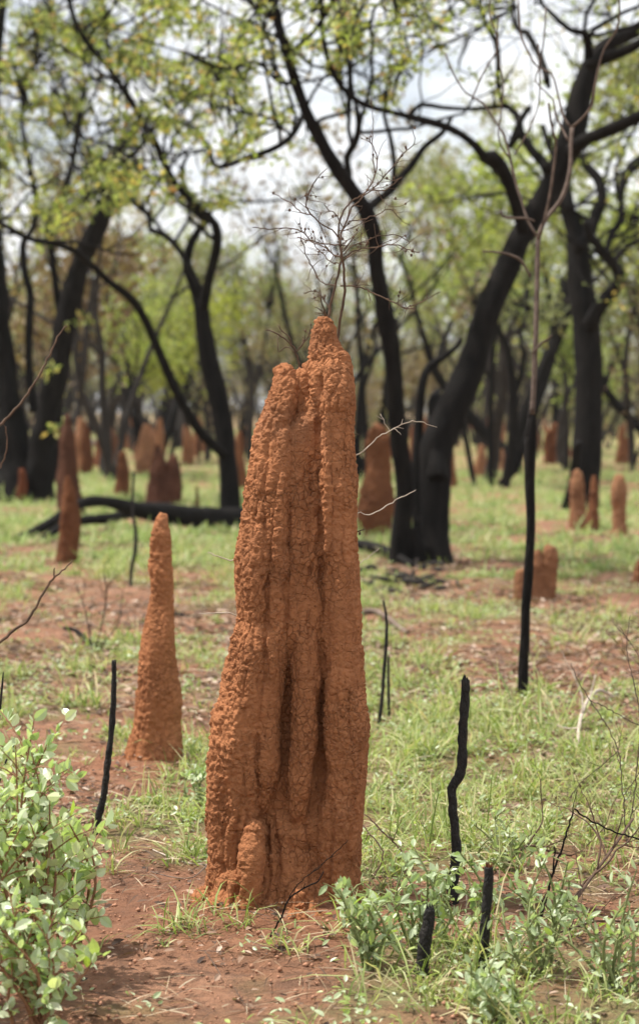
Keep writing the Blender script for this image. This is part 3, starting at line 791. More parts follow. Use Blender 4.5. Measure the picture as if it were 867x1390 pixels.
A.limb([(414,150,8),(406,168,9),(396,184,9),(380,197,9),(356,208,9),(335,214,9),(315,222,8),(298,227,6)], dy=-1.0, sides=7)
A.ramify(22, [(290,500,-60,200)])
A.ramify(9, [(500,900,-60,150)])
A.spray([(300,480,-30,90,1.3),(440,600,-40,60,1.5),(440,560,60,150,1.1),(295,400,140,215,1.1),(620,700,-40,45,.8),(800,880,-40,40,.8),(560,700,100,160,.35),(260,330,20,120,.7),(250,900,-260,-40,.35)], 720, (14, 24), 0.064)
A.finish()

# limbed tree at left
C = Tree('charred_tree', 'burnt tree left of the tallest mound with a black limb fallen along the grass', Ybase(714), 315)
C.limb([(316,716,34),(313,690,30),(311,650,27),(307,610,26),(302,570,27),(294,530,28),(284,490,26),(277,450,23),(273,415,20),(262,385,14),(254,360,13),(258,335,12),(270,312,10),(281,300,9),(284,288,9)], 'trunk', 16, 0.5, 0.1, 0.1)
C.limb([(276,420,14),(282,385,13),(290,355,13),(295,328,13),(292,305,13),(278,290,12),(258,272,11),(240,252,10),(226,228,10),(214,200,11),(202,178,11),(186,150,10),(168,122,9),(148,92,8),(128,70,8),(108,42,7),(94,0,7),(85,-60,5)], 'limb', 10, -2.0)
C.limb([(305,618,14),(292,606,14),(275,590,13),(255,560,13),(238,528,12),(218,482,12),(200,440,12),(186,415,12),(170,398,11),(148,382,10),(125,360,9),(100,340,9),(72,330,9),(40,324,8),(0,302,7),(-40,280,6)], 'limb', 10, -2.5)
C.limb([(273,395,8),(264,375,8),(250,350,8),(236,330,9),(222,318,9),(205,312,8),(203,300,7),(195,282,6),(180,270,5)], 'limb', 7, 0.8)
C.limb([(326,706,36),(290,704,32),(262,702,30),(235,698,28),(200,694,25),(178,690,20),(150,682,16),(120,681,15),(95,692,14),(60,715,13),(12,737,10)], 'fallen_limb', 12, -3.3, 0.15)
C.limb([(184,694,16),(150,703,14),(115,706,13),(88,712,12),(58,732,10)], 'fallen_limb', 8, -3.0, 0.15)
C.limb([(204,180,9),(218,168,8),(240,162,7),(262,178,7),(285,200,6),(288,220,5)], 'limb', 6, 0.7)
C.limb([(204,182,8),(190,200,7),(178,212,7),(160,222,6),(140,215,6)], 'limb', 6, -0.6)
C.limb([(168,122,7),(150,90,6),(146,60,6),(145,30,6),(140,0,5)], 'limb', 6, 0.6)
C.limb([(262,276,6),(250,250,6),(248,225,6),(256,210,5)], 'limb', 6, 0.5)
C.limb([(240,250,6),(215,240,6),(195,243,5)], 'limb', 6, 0.5)
C.ramify(34, [(-20,340,-60,330)])
C.spray([(60,300,-30,110,1.5),(150,340,70,290,1.0),(100,230,180,270,1.0),(190,300,-30,70,1.0),(0,120,230,340,.7),(180,300,300,330,.2),(-80,320,-260,-30,.4)], 760, (14, 24), 0.083)
C.finish()

# thick tree at the left edge
D = Tree('charred_tree', 'massive black tree at the left edge with a burnt-out orange hollow at its foot', 33.0, 30)
D.thin = .88
D.limb([(26,692,100),(24,660,76),(18,620,60),(12,560,46),(4,480,34),(-4,400,34),(-10,320,30),(-14,230,28),(-10,120,24),(0,20,18),(10,-80,12)], 'trunk', 18, 0.5, 0.28, 0.12)
D.limb([(50,694,56),(54,640,48),(62,580,42),(74,520,36),(86,460,36),(98,400,34),(112,350,32),(128,315,30),(142,285,26),(150,245,18),(158,215,16),(168,192,18),(182,178,12),(196,160,9)], 'trunk', 16, -1.0, 0.28, 0.12)
D.limb([(142,290,16),(155,280,14),(165,265,12),(172,240,9),(185,225,7),(200,230,6)], 'limb', 8, 0.6)
D.limb([(46,560,14),(40,500,13),(40,440,13),(42,400,13),(34,370,12),(32,330,11),(45,310,10),(50,270,9),(40,225,8),(30,160,7),(36,90,6)], 'limb', 8, 1.0)
D.limb([(86,460,14),(78,400,12),(70,340,11),(66,300,10),(80,270,9),(95,235,9),(104,190,9),(110,150,8),(118,110,7),(140,108,6)], 'limb', 8, -1.0)
D.limb([(0,110,9),(14,112,8),(34,125,8),(36,150,7),(20,90,7),(12,70,6),(30,60,6),(52,44,5)], 'limb', 7, 0.3)
D.limb([(80,655,11),(78,620,12),(76,580,10),(80,540,8)], 'stub', 8, 0.4)
mb = MB(); q = [(P(30, 636, 32.62) - D.origin, .03), (P(31, 655, 32.62) - D.origin, .075), (P(29, 686, 32.60) - D.origin, .10)]
mb.tube(q, 12, .06, .6, seed=2); mb.link('burnt_hollow', MAT['orange_wood'], D.root)
D.ramify(34, [(-60,220,-60,330)])
D.spray([(-20,130,-20,240,1.1),(80,200,140,280,.8),(-20,80,240,330,.6),(100,135,385,440,1.6),(62,92,490,600,.8),(90,120,460,500,.8),(-140,200,-220,-20,.4)], 540, (14, 24), 0.105)
D.finish()

# big tree at right
B = Tree('charred_tree', 'stout upright black tree at right behind the pair of tapered mounds', Ybase(692), 790)
B.limb([(790,696,50),(792,660,44),(796,600,40),(798,540,38),(798,480,38),(794,430,38),(787,385,36),(784,345,32),(780,315,26),(770,285,22),(765,255,18)], 'trunk', 16, 0.5, 0.1, 0.1)
B.limb([(798,445,22),(808,425,22),(822,405,20),(834,392,20),(840,378,18),(835,362,16),(824,350,14),(812,335,13),(800,318,12),(795,300,10)], 'limb', 12, -0.8)
B.limb([(782,335,20),(796,325,16),(806,300,15),(816,272,15),(812,245,14),(798,228,13),(782,208,12)], 'limb', 10, 0.6)
B.limb([(822,352,8),(826,325,9),(838,305,9),(843,290,9),(841,265,10),(846,245,12),(858,225,14),(875,215,14),(920,200,10)], 'limb', 9, 1.0)
B.limb([(770,285,14),(768,250,12),(760,225,10),(745,200,9),(736,170,8)], 'limb', 7, 0.6)
B.limb([(843,292,7),(852,295,6),(867,298,6)], 'limb', 6, .2)
B.limb([(833,352,8),(845,338,7),(860,330,7),(890,320,6)], 'limb', 6, .4)
B.limb([(770,690,18),(778,650,14),(783,600,12)], 'root_flare', 8, -.4)
B.ramify(18, [(700,900,150,420)])
B.spray([(740,900,150,250,.6),(830,900,220,420,.8),(740,800,200,330,.4),(790,900,60,150,.7),(735,760,360,420,.4),(700,960,-200,40,.25)], 230, (8, 14), 0.075)
B.finish('leaf_tree')

# thin sapling in front of it
E = Tree('bare_sapling', 'thin leafless sapling, black at its foot and brown above, right of the forked tree', Ybase(952), 708, group='thin bare saplings')
tr = E.limb([(708,958,20),(709,930,15),(711,880,14),(714,820,13),(718,760,14),(720,700,14),(718,650,13),(719,600,15),(721,570,11),(722,545,9)], 'trunk', 10, .1, .4, .04)
E.mat = MAT['brown_bark']; E.thin = .74
E.limb([(722,562,10),(725,500,10),(727,440,9),(728,400,9),(729,360,9),(731,320,9),(742,295,8),(760,272,8),(770,245,8),(774,220,8),(774,195,8),(776,172,8)], 'limb', 8, .3, .15, .05)
E.limb([(730,325,6),(738,300,6),(746,262,5),(754,200,5),(752,185,4),(747,165,4),(744,140,4)], 'limb', 6, -.2, .15, .05)
E.limb([(728,320,6),(716,300,6),(708,275,5),(700,250,5),(692,215,5),(684,185,4),(672,165,4),(655,140,4),(632,126,3),(615,100,3),(604,72,3)], 'limb', 6, .3, .15, .05)
E.limb([(776,172,6),(790,160,5),(803,142,5),(806,120,5),(812,90,4),(820,65,4),(832,48,4),(839,30,4),(840,0,3),(838,-30,3)], 'limb', 6, -.2, .15, .05)
E.limb([(774,172,5),(764,158,5),(757,130,4),(748,100,4),(728,90,4),(716,70,4),(706,45,4),(703,0,3)], 'limb', 6, .2, .15, .05)
E.limb([(770,190,5),(764,178,4),(753,155,4),(750,135,3),(726,110,3),(732,90,3),(738,50,3),(740,10,3)], 'limb', 6, .25, .15, .05)
E.limb([(692,215,4),(680,200,3),(676,180,3),(680,150,3),(682,110,3),(674,70,3),(676,20,2.5)], 'limb', 5, -.1, .15, .05)
E.limb([(725,300,4),(712,296,5),(695,296,5),(682,294,5),(679,285,4)], 'snag', 6, -.05, .2, .03)
E.limb([(719,375,5),(708,355,5),(697,348,5),(680,343,4),(655,341,3)], 'snag', 6, -.05, .2, .03)
E.limb([(722,480,4),(734,466,5),(741,462,5),(748,455,3)], 'snag', 6, -.1, .2, .03)
E.limb([(698,210,3),(715,180,3),(728,150,3),(732,120,3),(730,60,3)], 'limb', 5, .2, .15, .05)
E.limb([(640,135,3),(655,100,3),(676,60,3),(664,20,3),(668,-20,2)], 'limb', 5, .2, .15, .05)
E.finish()

# smaller mid-distance trees traced from the photo
def mid_tree(label, base_py, stems, rects, n, leafmat='leaf_lime', size=0.11, mat='char', leaves=(8, 14)):
    Y_ = Ybase(base_py); t = Tree('charred_tree', label, Y_, stems[0][0][0], group='middle distance charred trees', mat=mat)
    for i, st in enumerate(stems): t.limb(st, 'trunk' if i == 0 else 'limb', 8, 0.3 * (i % 3 - 1), 0.12, 0.2)
    t.spray(rects, n, leaves, size, 1.6, 1.3, 0.012); t.finish(leafmat)
mid_tree('slender black tree above the pale red mound, with lime foliage hanging round it', 612,
  [[(188,612,14),(188,570,13),(187,520,12),(188,470,11),(190,430,9),(178,390,8),(165,350,7),(155,310,6)],
   [(186,560,8),(178,520,7),(168,480,7),(155,455,6),(140,430,5),(128,410,4)],
   [(190,430,7),(200,400,6),(212,370,5),(225,340,4)], [(189,480,6),(215,470,6),(240,462,5),(262,450,4)]],
  [(120,260,300,440,1),(200,280,420,490,1.4)], 260)
mid_tree('leaning black trunk with lime foliage left of the limbed tree', 606,
  [[(218,606,24),(222,575,21),(230,540,20),(237,510,17),(246,490,10),(262,480,7),(280,472,5)],
   [(237,515,10),(240,480,8),(236,440,7),(230,400,6)]],
  [(205,270,380,500,1.2)], 170)
mid_tree('pair of slanting burnt trunks between the forked tree and the thin sapling', 662,
  [[(682,663,15),(690,630,13),(695,590,14),(696,545,14),(694,505,11),(688,470,9),(678,450,7),(668,425,5)],
   [(678,660,12),(700,632,12),(712,600,10),(726,560,9),(740,520,8),(752,480,6),(756,440,5)],
   [(696,545,8),(706,510,8),(710,480,7),(706,450,5),(716,420,4)]],
  [(640,770,330,440,1)], 120, 'leaf_olive', .1)
mid_tree('slim straight burnt stem just left of the slanting pair', 660,
  [[(666,661,9),(665,600,8),(666,540,8),(668,490,7),(672,450,6),(676,410,5),(670,370,4)], [(666,520,5),(650,480,4),(640,440,3)]],
  [(640,700,330,430,1)], 60, 'leaf_olive', .1)
mid_tree('thin burnt stem leaning left beside the forked tree trunk', 662,
  [[(646,662,8),(638,630,8),(631,590,8),(627,560,7),(630,520,5),(640,470,4),(645,420,3)]],
  [(610,670,340,430,1)], 50, 'leaf_scorched', .1)
mid_tree('black stem close behind the right shoulder of the tallest mound', 640,
  [[(499,640,12),(497,600,11),(493,560,10),(491,500,9),(486,440,9),(484,390,7),(478,340,6)], [(492,530,6),(505,490,6),(512,450,5),(520,400,4)]],
  [(450,530,300,400,1)], 80, 'leaf_olive', .1)
mid_tree('upright dark trunk behind the three-lobed mound', 618,
  [[(752,618,14),(754,580,12),(755,530,12),(756,490,10),(762,450,8),(770,410,6)], [(755,520,7),(740,490,6),(722,470,5),(700,450,4)]],
  [(700,800,340,450,1)], 120, 'leaf_olive', .12)
mid_tree('grey trunk between the limbed tree and the tallest mound, with twisted limbs', 625,
  [[(338,625,11),(340,580,9),(341,530,9),(338,490,8),(330,460,7),(322,430,5)], [(341,540,6),(352,500,6),(360,460,5),(366,420,4)]],
  [(290,400,310,450,1)], 170, 'leaf_olive', .11, 'char_far')
mid_tree('thin pale trunk at the far right edge of the woodland', 640,
  [[(858,640,10),(856,590,9),(850,540,9),(848,490,8),(855,440,6),(866,400,5)], [(850,520,5),(838,480,5),(826,450,4)]],
  [(810,900,350,470,1)], 90, 'leaf_olive', .11, 'char_far')

# ------------------------------------------------------------------ background woodland: prototypes and copies
def proto_tree(seed, hgt, dens, leaf, mat_t, mat_l, lean=0.15, clump=12, low=False, stems=1):
    rr = random.Random(seed); mb = MB(); nodes = []
    for st_ in range(stems): grow(mb, nodes, Vector((rr.gauss(0, .12) * (stems > 1), rr.gauss(0, .12) * (stems > 1), -0.1)), Vector((rr.gauss(0, lean), rr.gauss(0, lean), 1)).normalized(), hgt * .38, hgt * rr.uniform(.014, .02) * (1 if stems == 1 else .55), 4, rr, 0.3, (2, 3), .3, 8, hgt * .06)
    P_ = []; D_ = []; S_ = []
    tips = [(a, b) for a, b, dp in nodes if dp <= 2 or (low and dp <= 3)]
    for _ in range(int(dens)):
        a, b = rr.choice(tips)
        c_ = a + Vector((rr.gauss(0, .28), rr.gauss(0, .28), rr.gauss(0.05, .25)))
        for k in range(clump):
            g = Vector((rr.gauss(0, .16), rr.gauss(0, .16), rr.gauss(0, .13)))
            P_.append(tuple(c_ + g)); D_.append((rr.gauss(0, 1), rr.gauss(0, 1), rr.gauss(-.2, .8))); S_.append(leaf * rr.uniform(.6, 1.3))
    tm = mb.mesh('trunk'); tm.materials.append(MAT[mat_t])
    lm = leaf_mesh('crown', P_, D_, np.array(S_), np.array(S_) * .55, rs, 'diamond', 0.1); lm.materials.append(MAT[mat_l])
    return tm, lm
kinds = [
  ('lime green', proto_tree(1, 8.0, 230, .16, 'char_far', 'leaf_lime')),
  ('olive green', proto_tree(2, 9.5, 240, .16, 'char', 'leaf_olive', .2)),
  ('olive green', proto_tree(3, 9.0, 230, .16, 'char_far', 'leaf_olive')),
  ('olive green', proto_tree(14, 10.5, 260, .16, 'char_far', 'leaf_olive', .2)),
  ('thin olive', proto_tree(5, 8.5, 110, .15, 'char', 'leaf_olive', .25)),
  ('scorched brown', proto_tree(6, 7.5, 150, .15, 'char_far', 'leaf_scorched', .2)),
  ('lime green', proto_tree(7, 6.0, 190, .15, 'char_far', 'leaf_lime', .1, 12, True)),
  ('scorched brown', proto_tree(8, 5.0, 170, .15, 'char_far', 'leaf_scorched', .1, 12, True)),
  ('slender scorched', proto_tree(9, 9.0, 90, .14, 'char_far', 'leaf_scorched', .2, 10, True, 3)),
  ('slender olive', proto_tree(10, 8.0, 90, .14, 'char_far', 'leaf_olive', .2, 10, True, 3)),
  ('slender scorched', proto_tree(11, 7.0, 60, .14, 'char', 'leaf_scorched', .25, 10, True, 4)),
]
kinds = kinds + kinds[-3:]
rnd = random.Random(5)
tpos = []
def far_tree(x, Yd, px, hs=None):
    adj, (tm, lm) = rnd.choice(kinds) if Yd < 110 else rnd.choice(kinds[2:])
    dist = 'middle distance' if Yd < 75 else ('distant' if Yd < 130 else 'very distant')
    o = empty('woodland_tree', (x, Yd, -0.02), f'{dist} {adj} tree {where(px)}', 'tree', 'woodland trees ' + where(px))
    sc_ = hs or rnd.uniform(.75, 1.25)
    o.scale = (sc_, sc_, sc_ * rnd.uniform(.9, 1.1)); o.rotation_euler = (0, 0, rnd.uniform(0, 6.28))
    t = bpy.data.objects.new('trunk', tm); COL.objects.link(t); t.parent = o
    c_ = bpy.data.objects.new('crown', lm); COL.objects.link(c_); c_.parent = o
cnt = 0; tries = 0
while cnt < 288 and tries < 20000:
    tries += 1
    u = rnd.random()
    Yd = 42 + (300 - 42) * u ** 1.05
    px = rnd.uniform(-150, 1017); x = (px - CX) / F * Yd
    if any((x - a) ** 2 + (Yd - b) ** 2 < (2.0 + Yd * .004) ** 2 for a, b in tpos): continue
    if Yd < 60 and 330 < px < 500 and rnd.random() < .5: continue
    tpos.append((x, Yd)); cnt += 1
    far_tree(x, Yd, px)

# thin burnt poles
poles = []
for i in range(6):
    rr = random.Random(60 + i); mb = MB(); nodes = []
    for k in range(1 + i % 3):
        grow(mb, nodes, Vector((rr.gauss(0, .15), rr.gauss(0, .15), -.05)), Vector((rr.gauss(0, .22), rr.gauss(0, .22), 1)).normalized(), 2.4, .05, 3, rr, .3, (1, 3), .5, 5, .4)
    tm = mb.mesh('stems'); tm.materials.append(MAT['char' if i % 2 else 'char_far'])
    pa = []; da = []
    for _ in range(170):
        a, b, dp = rr.choice([q for q in nodes if q[2] <= 1]); pa.append((a.x + rr.gauss(0, .15), a.y + rr.gauss(0, .15), a.z + rr.gauss(0, .15))); da.append((rr.gauss(0, 1), rr.gauss(0, 1), rr.gauss(0, 1)))
    lm = leaf_mesh('foliage', pa, da, np.full(170, .13), np.full(170, .06), rs, 'diamond', .1); lm.materials.append(MAT['leaf_olive' if i % 2 else 'leaf_scorched']); poles.append((tm, lm))
for i in range(170):
    Yd = 38 + 150 * rnd.random() ** .8; px = rnd.uniform(-100, 970); x = (px - CX) / F * Yd
    if any((x - a) ** 2 + (Yd - b) ** 2 < .5 for a, b in tpos): continue
    tm, lm = rnd.choice(poles)
    o = empty('burnt_sapling', (x, Yd, 0), f'{"distant" if Yd < 100 else "very distant"} thin burnt sapling {where(px)}', 'sapling', 'burnt saplings ' + where(px))
    sc_ = rnd.uniform(.6, 1.25); o.scale = (sc_,) * 3; o.rotation_euler = (0, 0, rnd.uniform(0, 6.28))
    for nm, me in (('stems', tm), ('foliage', lm)):
        t = bpy.data.objects.new(nm, me); COL.objects.link(t); t.parent = o

# scrub between the far trunks
def proto_scrub(seed, h_, mat_l, n):
    rr = random.Random(seed); mb = MB(); nodes = []
    for k in range(5):
        grow(mb, nodes, Vector((rr.gauss(0, .1), rr.gauss(0, .1), -.05)), Vector((rr.gauss(0, .5), rr.gauss(0, .5), 1)).normalized(), h_ * .45, .025, 2, rr, .35, (2, 3), .3, 4, h_ * .15)
    P_ = []; D_ = []; S_ = []
    for _ in range(n):
        a, b, dp = rr.choice(nodes)
        P_.append((a.x + rr.gauss(0, .14), a.y + rr.gauss(0, .14), a.z + rr.gauss(0, .12))); D_.append((rr.gauss(0, 1), rr.gauss(0, 1), rr.gauss(0, 1))); S_.append(.11 * rr.uniform(.6, 1.4))
    tm = mb.mesh('stems'); tm.materials.append(MAT['char_far'])
    lm = leaf_mesh('foliage', P_, D_, np.array(S_), np.array(S_) * .5, rs, 'diamond', .1); lm.materials.append(MAT[mat_l])
    return tm, lm
scr = [('dry brown', proto_scrub(1, 2.2, 'leaf_scorched', 700)), ('dry brown', proto_scrub(2, 3.0, 'leaf_scorched', 900)), ('olive', proto_scrub(3, 2.4, 'leaf_olive', 700))]
for i in range(130):
    Yd = 75 + 225 * rnd.random() ** .9; px = rnd.uniform(-120, 990); x = (px - CX) / F * Yd
    adj, (tm, lm) = rnd.choice(scr)
    o = empty('scrub_bush', (x, Yd, 0), f'{"distant" if Yd < 140 else "very distant"} {adj} scrub bush {where(px)}', 'bush', 'scrub bushes ' + where(px))
    sc_ = rnd.uniform(.8, 1.5); o.scale = (sc_,) * 3; o.rotation_euler = (0, 0, rnd.uniform(0, 6.28))
    for nm, me in (('stems', tm), ('foliage', lm)):
        t = bpy.data.objects.new(nm, me); COL.objects.link(t); t.parent = o

# ------------------------------------------------------------------ grass, weeds, litter (stuff)
def scatter(n, y0, y1, vmin, margin, seed, power=1.0):
    r_ = np.random.RandomState(seed)
    a = y0 + (y1 - y0) * r_.rand(n) ** power
    hw = 0.152 * a + margin
    x = (r_.rand(n) * 2 - 1) * hw
    v = veg(x, a)
    keep = r_.rand(n) < np.clip(v * (1 - vmin) + vmin, 0, 1)
    rm = ((x - MX) / 0.23) ** 2 + ((a - MY) / 0.19) ** 2 > 1
    rm &= ((x - SX) / 0.13) ** 2 + ((a - SY) / 0.12) ** 2 > 1
    keep &= rm
    return x[keep], a[keep], v[keep], r_
def tufts(n, y0, y1, vmin, margin, seed, nb, L, W, spread, power=1.0, clumpy=True):
    x, y, v, r_ = scatter(n, y0, y1, vmin, margin, seed, power)
    m = len(x); size = np.exp(r_.normal(-.15, .38, m)) * (0.6 + 0.5 * v)
    cnts = np.maximum(2, (nb * r_.uniform(.5, 1.4, m) * (.5 + .6 * v))).astype(int)
    idx = np.repeat(np.arange(m), cnts); n2 = len(idx)
    ang = r_.rand(n2) * 6.283; tilt = np.abs(r_.normal(0.45, .33, n2))
    off = r_.normal(size=(n2, 2)) * spread * size[idx][:, None]
    px_ = x[idx] + off[:, 0]; py_ = y[idx] + off[:, 1]
    pos = np.stack([px_, py_, gz(px_, py_) - .004], 1)
    d = np.stack([np.cos(ang) * np.sin(tilt), np.sin(ang) * np.sin(tilt), np.cos(tilt)], 1)
    return pos, d, r_.uniform(.1, 1.0, n2), L * size[idx] * r_.uniform(.5, 1.2, n2), W * r_.uniform(.6, 1.3, n2), r_
def grass(name, label, mat, sets):
    A_ = [np.concatenate(c_) for c_ in zip(*[s_[:5] for s_ in sets])]
    o = link(name, blades_mesh(name, *A_, sets[0][5]), MAT[mat]); tag(o, label, 'grass', kind='stuff')
grass('grass', 'fresh green grass tufts growing from the red soil in the near ground', 'grass', [
    tufts(1450, 4.4, 10.0, .05, .7, 1, 16, .125, .0046, .024),
    tufts(380, 6.3, 9.5, .0, .7, 2, 18, .155, .0052, .03),
    tufts(2100, 8.5, 20, .05, .9, 3, 15, .085, .0075, .045),
    tufts(420, 8, 22, .15, .9, 6, 40, .17, .008, .05)])
spots = [(232, 1268, 26), (255, 1262, 22), (268, 1275, 16), (330, 1262, 20), (345, 1240, 9), (300, 1250, 10), (480, 1262, 22), (505, 1240, 26), (515, 1215, 24), (455, 1275, 16), (380, 1290, 10), (150, 1180, 20), (165, 1150, 22), (290, 1068, 30), (262, 1050, 30), (225, 1062, 26), (400, 1300, 12), (190, 1120, 20), (278, 1230, 8)]
_p = []
for (px, py, k_) in spots:
    Y_ = Ybase(py); x_ = (px - CX) / F * Y_; rr_ = np.random.RandomState(px)
    an = rr_.rand(k_) * 6.283; tl = np.abs(rr_.normal(.5, .3, k_)); ox = rr_.normal(size=(k_, 2)) * .014
    _p.append((np.stack([x_ + ox[:, 0], Y_ + ox[:, 1], gz(x_ + ox[:, 0], Y_ + ox[:, 1]) - .004], 1), np.stack([np.cos(an) * np.sin(tl), np.sin(an) * np.sin(tl), np.cos(tl)], 1), rr_.uniform(.3, 1.1, k_), rr_.uniform(.05, .19, k_), rr_.uniform(.003, .0055, k_), rr_))
grass('grass', 'small grass tufts round the foot of the tallest mound and on the bare soil', 'grass', _p)
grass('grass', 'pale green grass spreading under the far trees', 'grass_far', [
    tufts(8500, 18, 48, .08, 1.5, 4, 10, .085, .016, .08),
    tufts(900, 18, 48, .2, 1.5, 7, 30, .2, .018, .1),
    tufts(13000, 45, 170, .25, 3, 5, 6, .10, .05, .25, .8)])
# low broad-leaved weeds
x, y, v, r_ = scatter(3800, 4.4, 17, .04, .8, 9)
m = len(x); c_ = r_.randint(5, 12, m); idx = np.repeat(np.arange(m), c_); n2 = len(idx)
sp = r_.normal(size=(n2, 2)) * .028
pos = np.stack([x[idx] + sp[:, 0], y[idx] + sp[:, 1], gz(x[idx], y[idx]) + r_.rand(n2) * .045], 1)
ang = r_.rand(n2) * 6.283
d = np.stack([np.cos(ang), np.sin(ang), r_.uniform(.0, .9, n2)], 1)
S_ = r_.uniform(.012, .03, n2)
tag(link('weeds', leaf_mesh('weeds', pos, d, S_, S_ * .5, r_, 'mid', 1.0), MAT['leaf_silver']), 'small broad leaved weeds sprouting among the grass', 'weeds', kind='stuff')
# leaf litter
r_ = np.random.RandomState(12); n = 52000
a = 4.3 + 20 * r_.rand(n) ** 1.15; x = (r_.rand(n) * 2 - 1) * (.152 * a + .8)
m_ = fbm(x * 1.3, a * 1.0, 55, 3) + .10 * np.exp(-((a - 12) / 2.5) ** 2); keep = r_.rand(n) < smooth(.42, .60, m_) + .14
keep &= ((x - MX) / 0.22) ** 2 + ((a - MY) / 0.18) ** 2 > 1
x = x[keep]; a = a[keep]; n = len(x); ang = r_.rand(n) * 6.283
S_ = r_.uniform(.012, .05, n) * np.clip(a / 8, .8, 1.6)
kp = (a > 7.2) | (r_.rand(n) < .45); x = x[kp]; a = a[kp]; ang = ang[kp]; S_ = S_[kp]; n = len(x)
tag(link('leaf_litter', leaf_mesh('leaf_litter', np.stack([x, a, gz(x, a) + .006 + r_.rand(n) * .008], 1), np.stack([np.cos(ang), np.sin(ang), r_.normal(0, .18, n)], 1), S_, S_ * .42, r_, 'mid', 1.6), MAT['litter']), 'dry brown fallen leaves lying on the soil', 'leaf litter', kind='stuff')
# dead straw and twiglets lying on the ground
r_ = np.random.RandomState(31); n = 15000; a = 4.3 + 18 * r_.rand(n) ** 1.3; x = (r_.rand(n) * 2 - 1) * (.152 * a + .8)
keep = r_.rand(n) < smooth(.40, .62, fbm(x * 2.2, a * 1.6, 61, 3)) + .15
keep &= ((x - MX) / 0.24) ** 2 + ((a - MY) / 0.20) ** 2 > 1
x = x[keep]; a = a[keep]; n = len(x); ang = r_.rand(n) * 6.283
tag(link('straw', blades_mesh('straw', np.stack([x, a, gz(x, a) + .008 + r_.rand(n) * .01], 1), np.stack([np.cos(ang), np.sin(ang), r_.uniform(-.02, .30, n)], 1), r_.uniform(0, .4, n), r_.uniform(.03, .16, n), r_.uniform(.002, .0045, n) * (a / 7), r_), MAT['straw']), 'dry straw and twiglets scattered over the soil', 'straw', kind='stuff')
# soil crumbs
r_ = np.random.RandomState(14); n = 20000; a = 4.3 + 9 * r_.rand(n) ** 1.4; x = (r_.rand(n) * 2 - 1) * (.152 * a + .5)
keep = r_.rand(n) < 1.05 - veg(x, a); x = x[keep]; a = a[keep]; n = len(x)
base = np.array([(1, 0, 0), (-1, 0, 0), (0, 1, 0), (0, -1, 0), (0, 0, 1), (0, 0, -1)], float)
tri = np.array([(0, 2, 4), (2, 1, 4), (1, 3, 4), (3, 0, 4), (2, 0, 5), (1, 2, 5), (3, 1, 5), (0, 3, 5)])
sz = (r_.rand(n) ** 4 * .008 + .0016)
V = base[None] * sz[:, None, None] * r_.uniform(.6, 1.3, (n, 6, 1)); ang = r_.rand(n) * 6.28
V = np.stack([V[..., 0] * np.cos(ang)[:, None] - V[..., 1] * np.sin(ang)[:, None], V[..., 0] * np.sin(ang)[:, None] + V[..., 1] * np.cos(ang)[:, None], V[..., 2] * .7], -1)
V += np.stack([x, a, gz(x, a) + .004], 1)[:, None]
T = (tri[None] + (np.arange(n) * 6)[:, None, None]).reshape(-1, 3)
tag(link('soil_crumbs', mesh_from('soil_crumbs', V.reshape(-1, 3), None, T), MAT['soil']), 'loose crumbs of red soil on the bare ground', 'soil crumbs', kind='stuff')

# ------------------------------------------------------------------ shrubs
def shrub(name, label, x, y, hgt, width, nst, nleaf, lsize, ratio, lmat, smat, seed, droop=0.0, cat='shrub', group=None, stemr=.0035):
    rr = random.Random(seed); g = gzf(x, y)
    root = empty(name, (x, y, g), label, cat, group)
    mb = MB(); P_ = []; D_ = []; S_ = []
    for k in range(nst):
        a = rr.random() * 6.283; out = rr.uniform(.15, 1.0)
        tip = Vector((math.cos(a) * width * out, math.sin(a) * width * out * .8, hgt * rr.uniform(.55, 1.0) * (1.1 - .35 * out)))
        b = Vector((rr.gauss(0, .02), rr.gauss(0, .02), -.02)); mid = b.lerp(tip, .5) + Vector((rr.gauss(0, .03), rr.gauss(0, .03), hgt * .08))
        pts = catmull([(b, stemr * 1.5), (mid, stemr), (tip, stemr * .4)], .02)
        mb.tube(pts, 5, 1, 0, False, resample=False)
        n = len(pts)
        subs = [pts]
        for s_ in range(4):
            j = rr.randint(n // 4, n - 2); p0 = pts[j][0]; e = p0 + Vector((rr.gauss(0, 1), rr.gauss(0, 1), rr.uniform(.2, 1))).normalized() * rr.uniform(.06, .16) * (hgt / .5)
            sp_ = catmull([(p0, stemr * .6), ((p0 + e) / 2 + Vector((0, 0, .01)), stemr * .5), (e, stemr * .3)], .02)
            mb.tube(sp_, 4, 1, 0, False, resample=False); subs.append(sp_)
        for q in subs:
            m = len(q)
            for i in range(max(1, m // 8 if q is not pts else m // 4), m):
                for sgn in (-1, 1):
                    if rr.random() > nleaf: continue
                    p = q[i][0]; ax = (q[min(i + 1, m - 1)][0] - q[max(0, i - 1)][0]).normalized()
                    sd_ = ax.cross(Vector((rr.gauss(0, 1), rr.gauss(0, 1), rr.gauss(0, .6)))).normalized() * sgn
                    d_ = (sd_ * 1.0 + ax * rr.uniform(.2, 1.1) + Vector((0, 0, rr.uniform(-.1, .35) - droop)))
                    P_.append(tuple(p)); D_.append(tuple(d_)); S_.append(lsize * rr.uniform(.55, 1.25))
    mb.link('stems', MAT[smat], root)
    link('leaves', leaf_mesh('leaves', P_, D_, np.array(S_), np.array(S_) * ratio, rs, 'oval', .5, .14), MAT[lmat], root)
    return root
g_sh = 'grey-green shrubs at the left'
def at(px, py): Y_ = Ybase(py); return (px - CX) / F * Y_, Y_
x, y = at(45, 1330); shrub('leafy_shrub', 'leafy grey-green shrub with rounded leaves filling the lower left corner', x, y, .61, .16, 16, .55, .034, .62, 'leaf_shrub', 'red_stem', 31)
